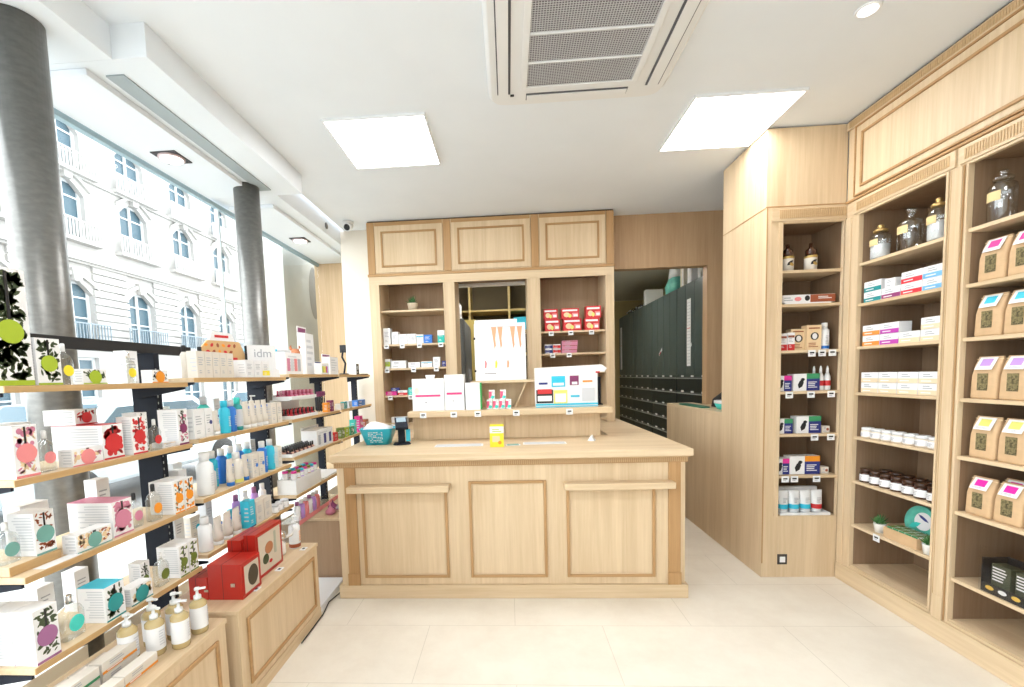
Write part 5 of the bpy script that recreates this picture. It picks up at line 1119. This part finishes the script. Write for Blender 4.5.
for i in range(5):
    for j in range(2): place('pack', lambda: (lambda mb: (mb.box((-.019, -.021, 0), (.019, .021, .060), white), mb.box((-.019, -.0216, .045), (.019, -.021, .060), tc_), mb.box((-.017, -.019, .0601), (.017, .019, .0606), olive), mb.build('small_pack'))[-1])(MB()), (XR+.052+j*.046, 2.735-i*.041, .4225), RT, 'small white and green pack standing in the plywood tray', 'pack', 'small packs in the plywood tray')
r = empty('round_tin'); r.location = (XR+.185, 2.71, .4158); r.rotation_euler = (0, 0, RT)
mb = MB(); mb.M = Matrix.Translation((0, 0, .098)) @ Matrix.Rotation(-.15, 4, 'X') @ Matrix.Rotation(PI/2, 4, 'X'); mb.lathe([(.095, -.012), (.098, -.008), (.098, .008), (.095, .012)], mat('tin_green', (.10, .45, .36), .3, vary=.35, scale=14), 36); mb.build('dish', r)
mb = MB(); mb.M = Matrix.Translation((0, 0, .098)) @ Matrix.Rotation(-.15, 4, 'X'); mb.disc(.025, .012, -.013, .055, .052, white, 24); mb.leaf(.025, .03, -.0146, .04, .008, -.4, navy); mb.leaf(-.02, -.02, -.0146, .04, .014, .5, mint); mb.build('picture', r)
tag(r, 'round green and white painted dish leaning behind the plywood tray', 'dish')
place('pt', price_tag, (XR+.0025, 2.79, .405), RT, 'white price tag on the seventh shelf edge of right shelving', 'price tag', 'price tags')
# kraft bags
BG = ((1.82, magenta, 'magenta', .195), (1.565, cyan, 'sky blue', .195), (1.27, lilac, 'lilac', .20), (.985, lemon, 'yellow', .20), (.705, colm('hot_pink', (.85, .02, .40)), 'hot pink', .185))
for k, (z, c, nm, h) in enumerate(BG):
    for i in range(4):
        dd = .0 if not (k == 4 and i == 1) else .0
        Rr('bag' + nm, teabag(.118, .075, h, c), 2.245-i*.128+(k % 3)*.004, z, 'kraft herb bag with %s label, %s from the left on its shelf' % (nm, ORD[i]), 'kraft bag', 'kraft bags with %s labels' % nm, dx=.065)
Rr('bag' + 'hot pink', None, 2.185, .705, 'kraft herb bag with hot pink label standing behind the front pair', 'kraft bag', None, dx=.15)
# black tea display
r = empty('tea_display'); r.location = (XR+.075, 1.99, .3605); r.rotation_euler = (0, 0, RT)
mb = MB(); mb.box((-.21, -.06, 0), (.21, .06, .012), black); mb.box((-.21, .05, .012), (.21, .06, .16), black); mb.box((-.21, -.06, .012), (-.205, .05, .16), black); mb.box((-.205, -.06, .012), (.21, -.055, .045), black); mb.build('box', r)
MB().box((-.215, -.066, .002), (.21, -.0625, .215), thin_glass('window_clear_acrylic', (.97, .97, .97), .05)).build('clear_cover', r)
for i in range(4):
    q = MB().box((-.185+i*.10, -.04, .0125), (-.105+i*.10, .02, .14), mat('tea_tin', (.05, .06, .035), .4)).build('tea_pack', r)
    mb = MB(); lines(mb, -.18+i*.10, -.115+i*.10, .06, .13, -.0405, 5, white, i); mb.build('print', q)
mb = MB()
for i in range(7): mb.disc(-.17+i*.055, .027, -.0605, .018, .010, mat('gold_print', (.75, .48, .08), .4) if i % 2 == 0 else white, 14)
mb.build('print', r)
tag(r, 'black display box of tea packs behind a clear cover on the lowest bag bay shelf', 'display')
o = MB().box((XR+.22, 1.80, .3605), (XR+.30, 2.02, .60), black).box((XR+.2194, 1.86, .54), (XR+.2199, 1.98, .56), white).box((XR+.2194, 1.90, .46), (XR+.2199, 1.94, .50), orange).build('black_carton'); tag(o, 'tall black carton behind the clear tea display', 'carton')
# ---------------------------------------------------------------- the street
stone = mat('pale_limestone', (.35, .34, .325), .9, vary=.05, scale=1.5)
stone_d = mat('limestone_groove', (.50, .49, .47), .9)
pane = mat('facade_pane', (.05, .09, .115), .3, spec=.25)
frame_w = mat('window_paint', (.50, .52, .53), .6)
iron = mat('wrought_iron', (.16, .20, .23), .6)
zinc = mat('zinc_roof', (.45, .50, .55), .6)
struct(MB().box((-17.5, -8, -.25), (-2.16, 45, -.12), mat('asphalt', (.34, .34, .34), .9, vary=.08, scale=3)), 'ground_street')
mb = MB(); mb.box((-4.6, -8, -.12), (-2.16, 45, -.02), mat('pavement', (.45, .44, .42), .9, vary=.05, scale=2)); struct(mb, 'ground_pavement')
FX = -14.0
Mf = Matrix(((0, -1, 0, FX), (1, 0, 0, 0), (0, 0, 1, 0), (0, 0, 0, 1)))     # local x = world y, front towards -y -> +x
r = empty('apartment_building')
cols = [8.8 + 2.6*i for i in range(13)]
mb = MB(Mf); T = .35
xs = [cols[0]-2]
for c in cols: xs += [c-.62, c+.62]
xs.append(cols[-1]+6)
zs = [-.12, .3, 2.5, 3.05, 5.0, 6.35, 8.25, 8.55, 10.25, 12.2]
for i in range(len(xs)-1):
    if i % 2 == 0: mb.box((xs[i], 0, zs[0]), (xs[i+1], T, zs[-1]), stone)
    else:
        for a, b in ((zs[0], zs[1]), (zs[2], zs[3]), (zs[4], zs[5]), (zs[6], zs[7]), (zs[8], zs[9])): mb.box((xs[i], 0, a), (xs[i+1], T, b), stone)
mb.build('wall', r)
mb = MB(Mf)
for i in range(0, len(xs)-1, 2):
    for j in range(11):
        z = 2.75 + j*.26
        mb.box((xs[i], -.08, z), (xs[i+1], -.0005, z+.205), stone)
mb.build('rusticated_blocks', r)
for z, d, h in ((5.62, .28, .16), (5.55, .16, .07), (8.36, .12, .1), (11.2, .45, .25)):
    MB(Mf).box((xs[0], -d, z), (xs[-1], -.0005, z+h), stone).build('cornice', r)
for c in cols:
    for z0, z1 in ((.3, 2.5), (3.05, 5.0), (6.35, 8.25), (8.55, 10.25)):
        if c < 8: continue
        w = MB(Mf); w.box((c-.62, T*.6, z0), (c+.62, T*.62, z1), pane); o = w.build('window', r)
        f = MB(Mf); f.ring((c-.62, z0), (c+.62, z1), .09, T*.45, T*.58, frame_w); f.box((c-.05, T*.45, z0+.09), (c+.05, T*.58, z1-.09), frame_w)
        for q in (.38, .72): f.box((c-.53, T*.5, z0+(z1-z0)*q), (c-.05, T*.58, z0+(z1-z0)*q+.05), frame_w); f.box((c+.05, T*.5, z0+(z1-z0)*q), (c+.53, T*.58, z0+(z1-z0)*q+.05), frame_w)
        f.build('sash', o)
        if z0 > 3:
            a = MB(Mf)     # arch spandrels and hood
            pts = [(c-.62, z1)] + [(c-.62+1.24*i/12, z1-.42+.42*math.sin(PI*i/12)) for i in range(13)] + [(c+.62, z1)]
            for i in range(12):
                x0, x1 = c-.62+1.24*i/12, c-.62+1.24*(i+1)/12; q0, q1 = z1-.42+.42*math.sin(PI*i/12), z1-.42+.42*math.sin(PI*(i+1)/12)
                a.prism([(x0, q0), (x1, q1), (x1, z1+.001), (x0, z1+.001)], 0, T*.5, stone)
                hx0, hx1 = c-.8+1.6*i/12, c-.8+1.6*(i+1)/12; h0, h1 = z1-.25+.40*math.sin(PI*i/12), z1-.25+.40*math.sin(PI*(i+1)/12)
                a.prism([(hx0, h0), (hx1, h1), (hx1, h1+.13), (hx0, h0+.13)], -.10, -.001, stone)
            a.prism([(c-.12, z1-.05), (c+.12, z1-.05), (c+.18, z1+.35), (c-.18, z1+.35)], -.16, -.001, stone)
            a.build('arch', r)
            b = MB(Mf)
            b.box((c-.95, -.30, z0-.14), (c+.95, -.001, z0-.02), stone); b.box((c-.92, -.28, z0+.52), (c+.92, -.24, z0+.56), iron if z0 < 5 else stone)
            n_ = 17
            for i in range(n_):
                x = c-.9+1.8*i/(n_-1); ww = .012 if z0 < 5 else .03
                b.box((x-ww, -.275, z0-.02), (x+ww, -.245, z0+.52), iron if z0 < 5 else stone)
            b.build('balcony', r)
mb = MB(Mf); mb.poly([(xs[0], 0, 11.45), (xs[-1], 0, 11.45), (xs[-1], 2.2, 14.5), (xs[0], 2.2, 14.5)], zinc); mb.poly([(xs[0], 2.2, 14.5), (xs[-1], 2.2, 14.5), (xs[-1], 8, 14.6), (xs[0], 8, 14.6)], zinc); mb.build('roof', r)
tag(r, 'pale limestone apartment building with arched windows across the street', 'building')
r = empty('stone_pier'); MB().box((-2.72, 4.80, -.12), (-2.40, 7.6, 4.2), mat('grey_render', (.42, .42, .39), .9, vary=.12, scale=2.5)).build('shaft', r)
mb = MB(Matrix(((0, -1, 0, -2.399), (1, 0, 0, 0), (0, 0, 1, 0), (0, 0, 0, 1)))); mb.disc(5.55, 2.55, -.0005, .14, .32, mat('dark_patch', (.20, .20, .19), .9)); mb.build('patch', r)  # darker grey oval on the pier wall
tag(r, 'grey rendered pier outside the far end of the shop window', 'pier')
def car(body):
    def f():
        r = empty('parked_car')
        side = [(-2.1, .35), (-2.15, .62), (-1.9, .86), (-1.25, .93), (-.75, 1.38), (.75, 1.42), (1.45, .98), (2.05, .88), (2.12, .55), (2.05, .32)]
        mb = MB(); mb.prism(side, -.82, .82, body); mb.build('body', r, .06)
        for y in (-.823, .823):
            mb = MB(); mb.prism([(-1.12, .94), (-.70, 1.32), (.02, 1.34), (.02, .95)], y-.004, y+.004, pane); mb.prism([(.08, .95), (.08, 1.34), (.68, 1.34), (1.28, .98)], y-.004, y+.004, pane); mb.build('side_window', r)
        mb = MB(); mb.poly([(-1.262, -.7, .96), (-1.262, .7, .96), (-.79, .65, 1.37), (-.79, -.65, 1.37)], pane); mb.build('windscreen', r)
        for x in (-1.35, 1.35):
            for y in (-.86, .68):
                w = MB(Matrix.Translation((x, y, .32)) @ Matrix.Rotation(-PI/2, 4, 'X')); w.lathe([(.20, .0), (.31, .01), (.32, .05), (.32, .15), (.31, .18), (.2, .18)], mat('tyre', (.03, .03, .03), .8), 24); o = w.build('wheel', r)
                w = MB(Matrix.Translation((x, y, .32)) @ Matrix.Rotation(-PI/2, 4, 'X')); w.lathe([(.18, -.004), (.19, .184)], chrome, 16); w.build('hubcap', o)
        for y in (-.6, .6): MB().box((-2.165, y-.15, .60), (-2.09, y+.15, .70), white_pl).build('headlamp', r, .01)
        return r
    return f
place('car1', car(mat('car_silver', (.55, .60, .63), .25, .4, coat=.5)), (-5.9, 6.2, -.12), PI/2, 'silver car parked across from the near shelves', 'car')
place('car2', car(mat('car_pale_blue', (.50, .66, .72), .25, .2, coat=.5)), (-5.9, 1.3, -.12), PI/2, 'pale blue car parked behind the nearest column', 'car')
place('car3', car(mat('car_white', (.80, .80, .80), .25, .1, coat=.5)), (-5.9, 11.2, -.12), PI/2, 'white car parked farthest along the street', 'car')
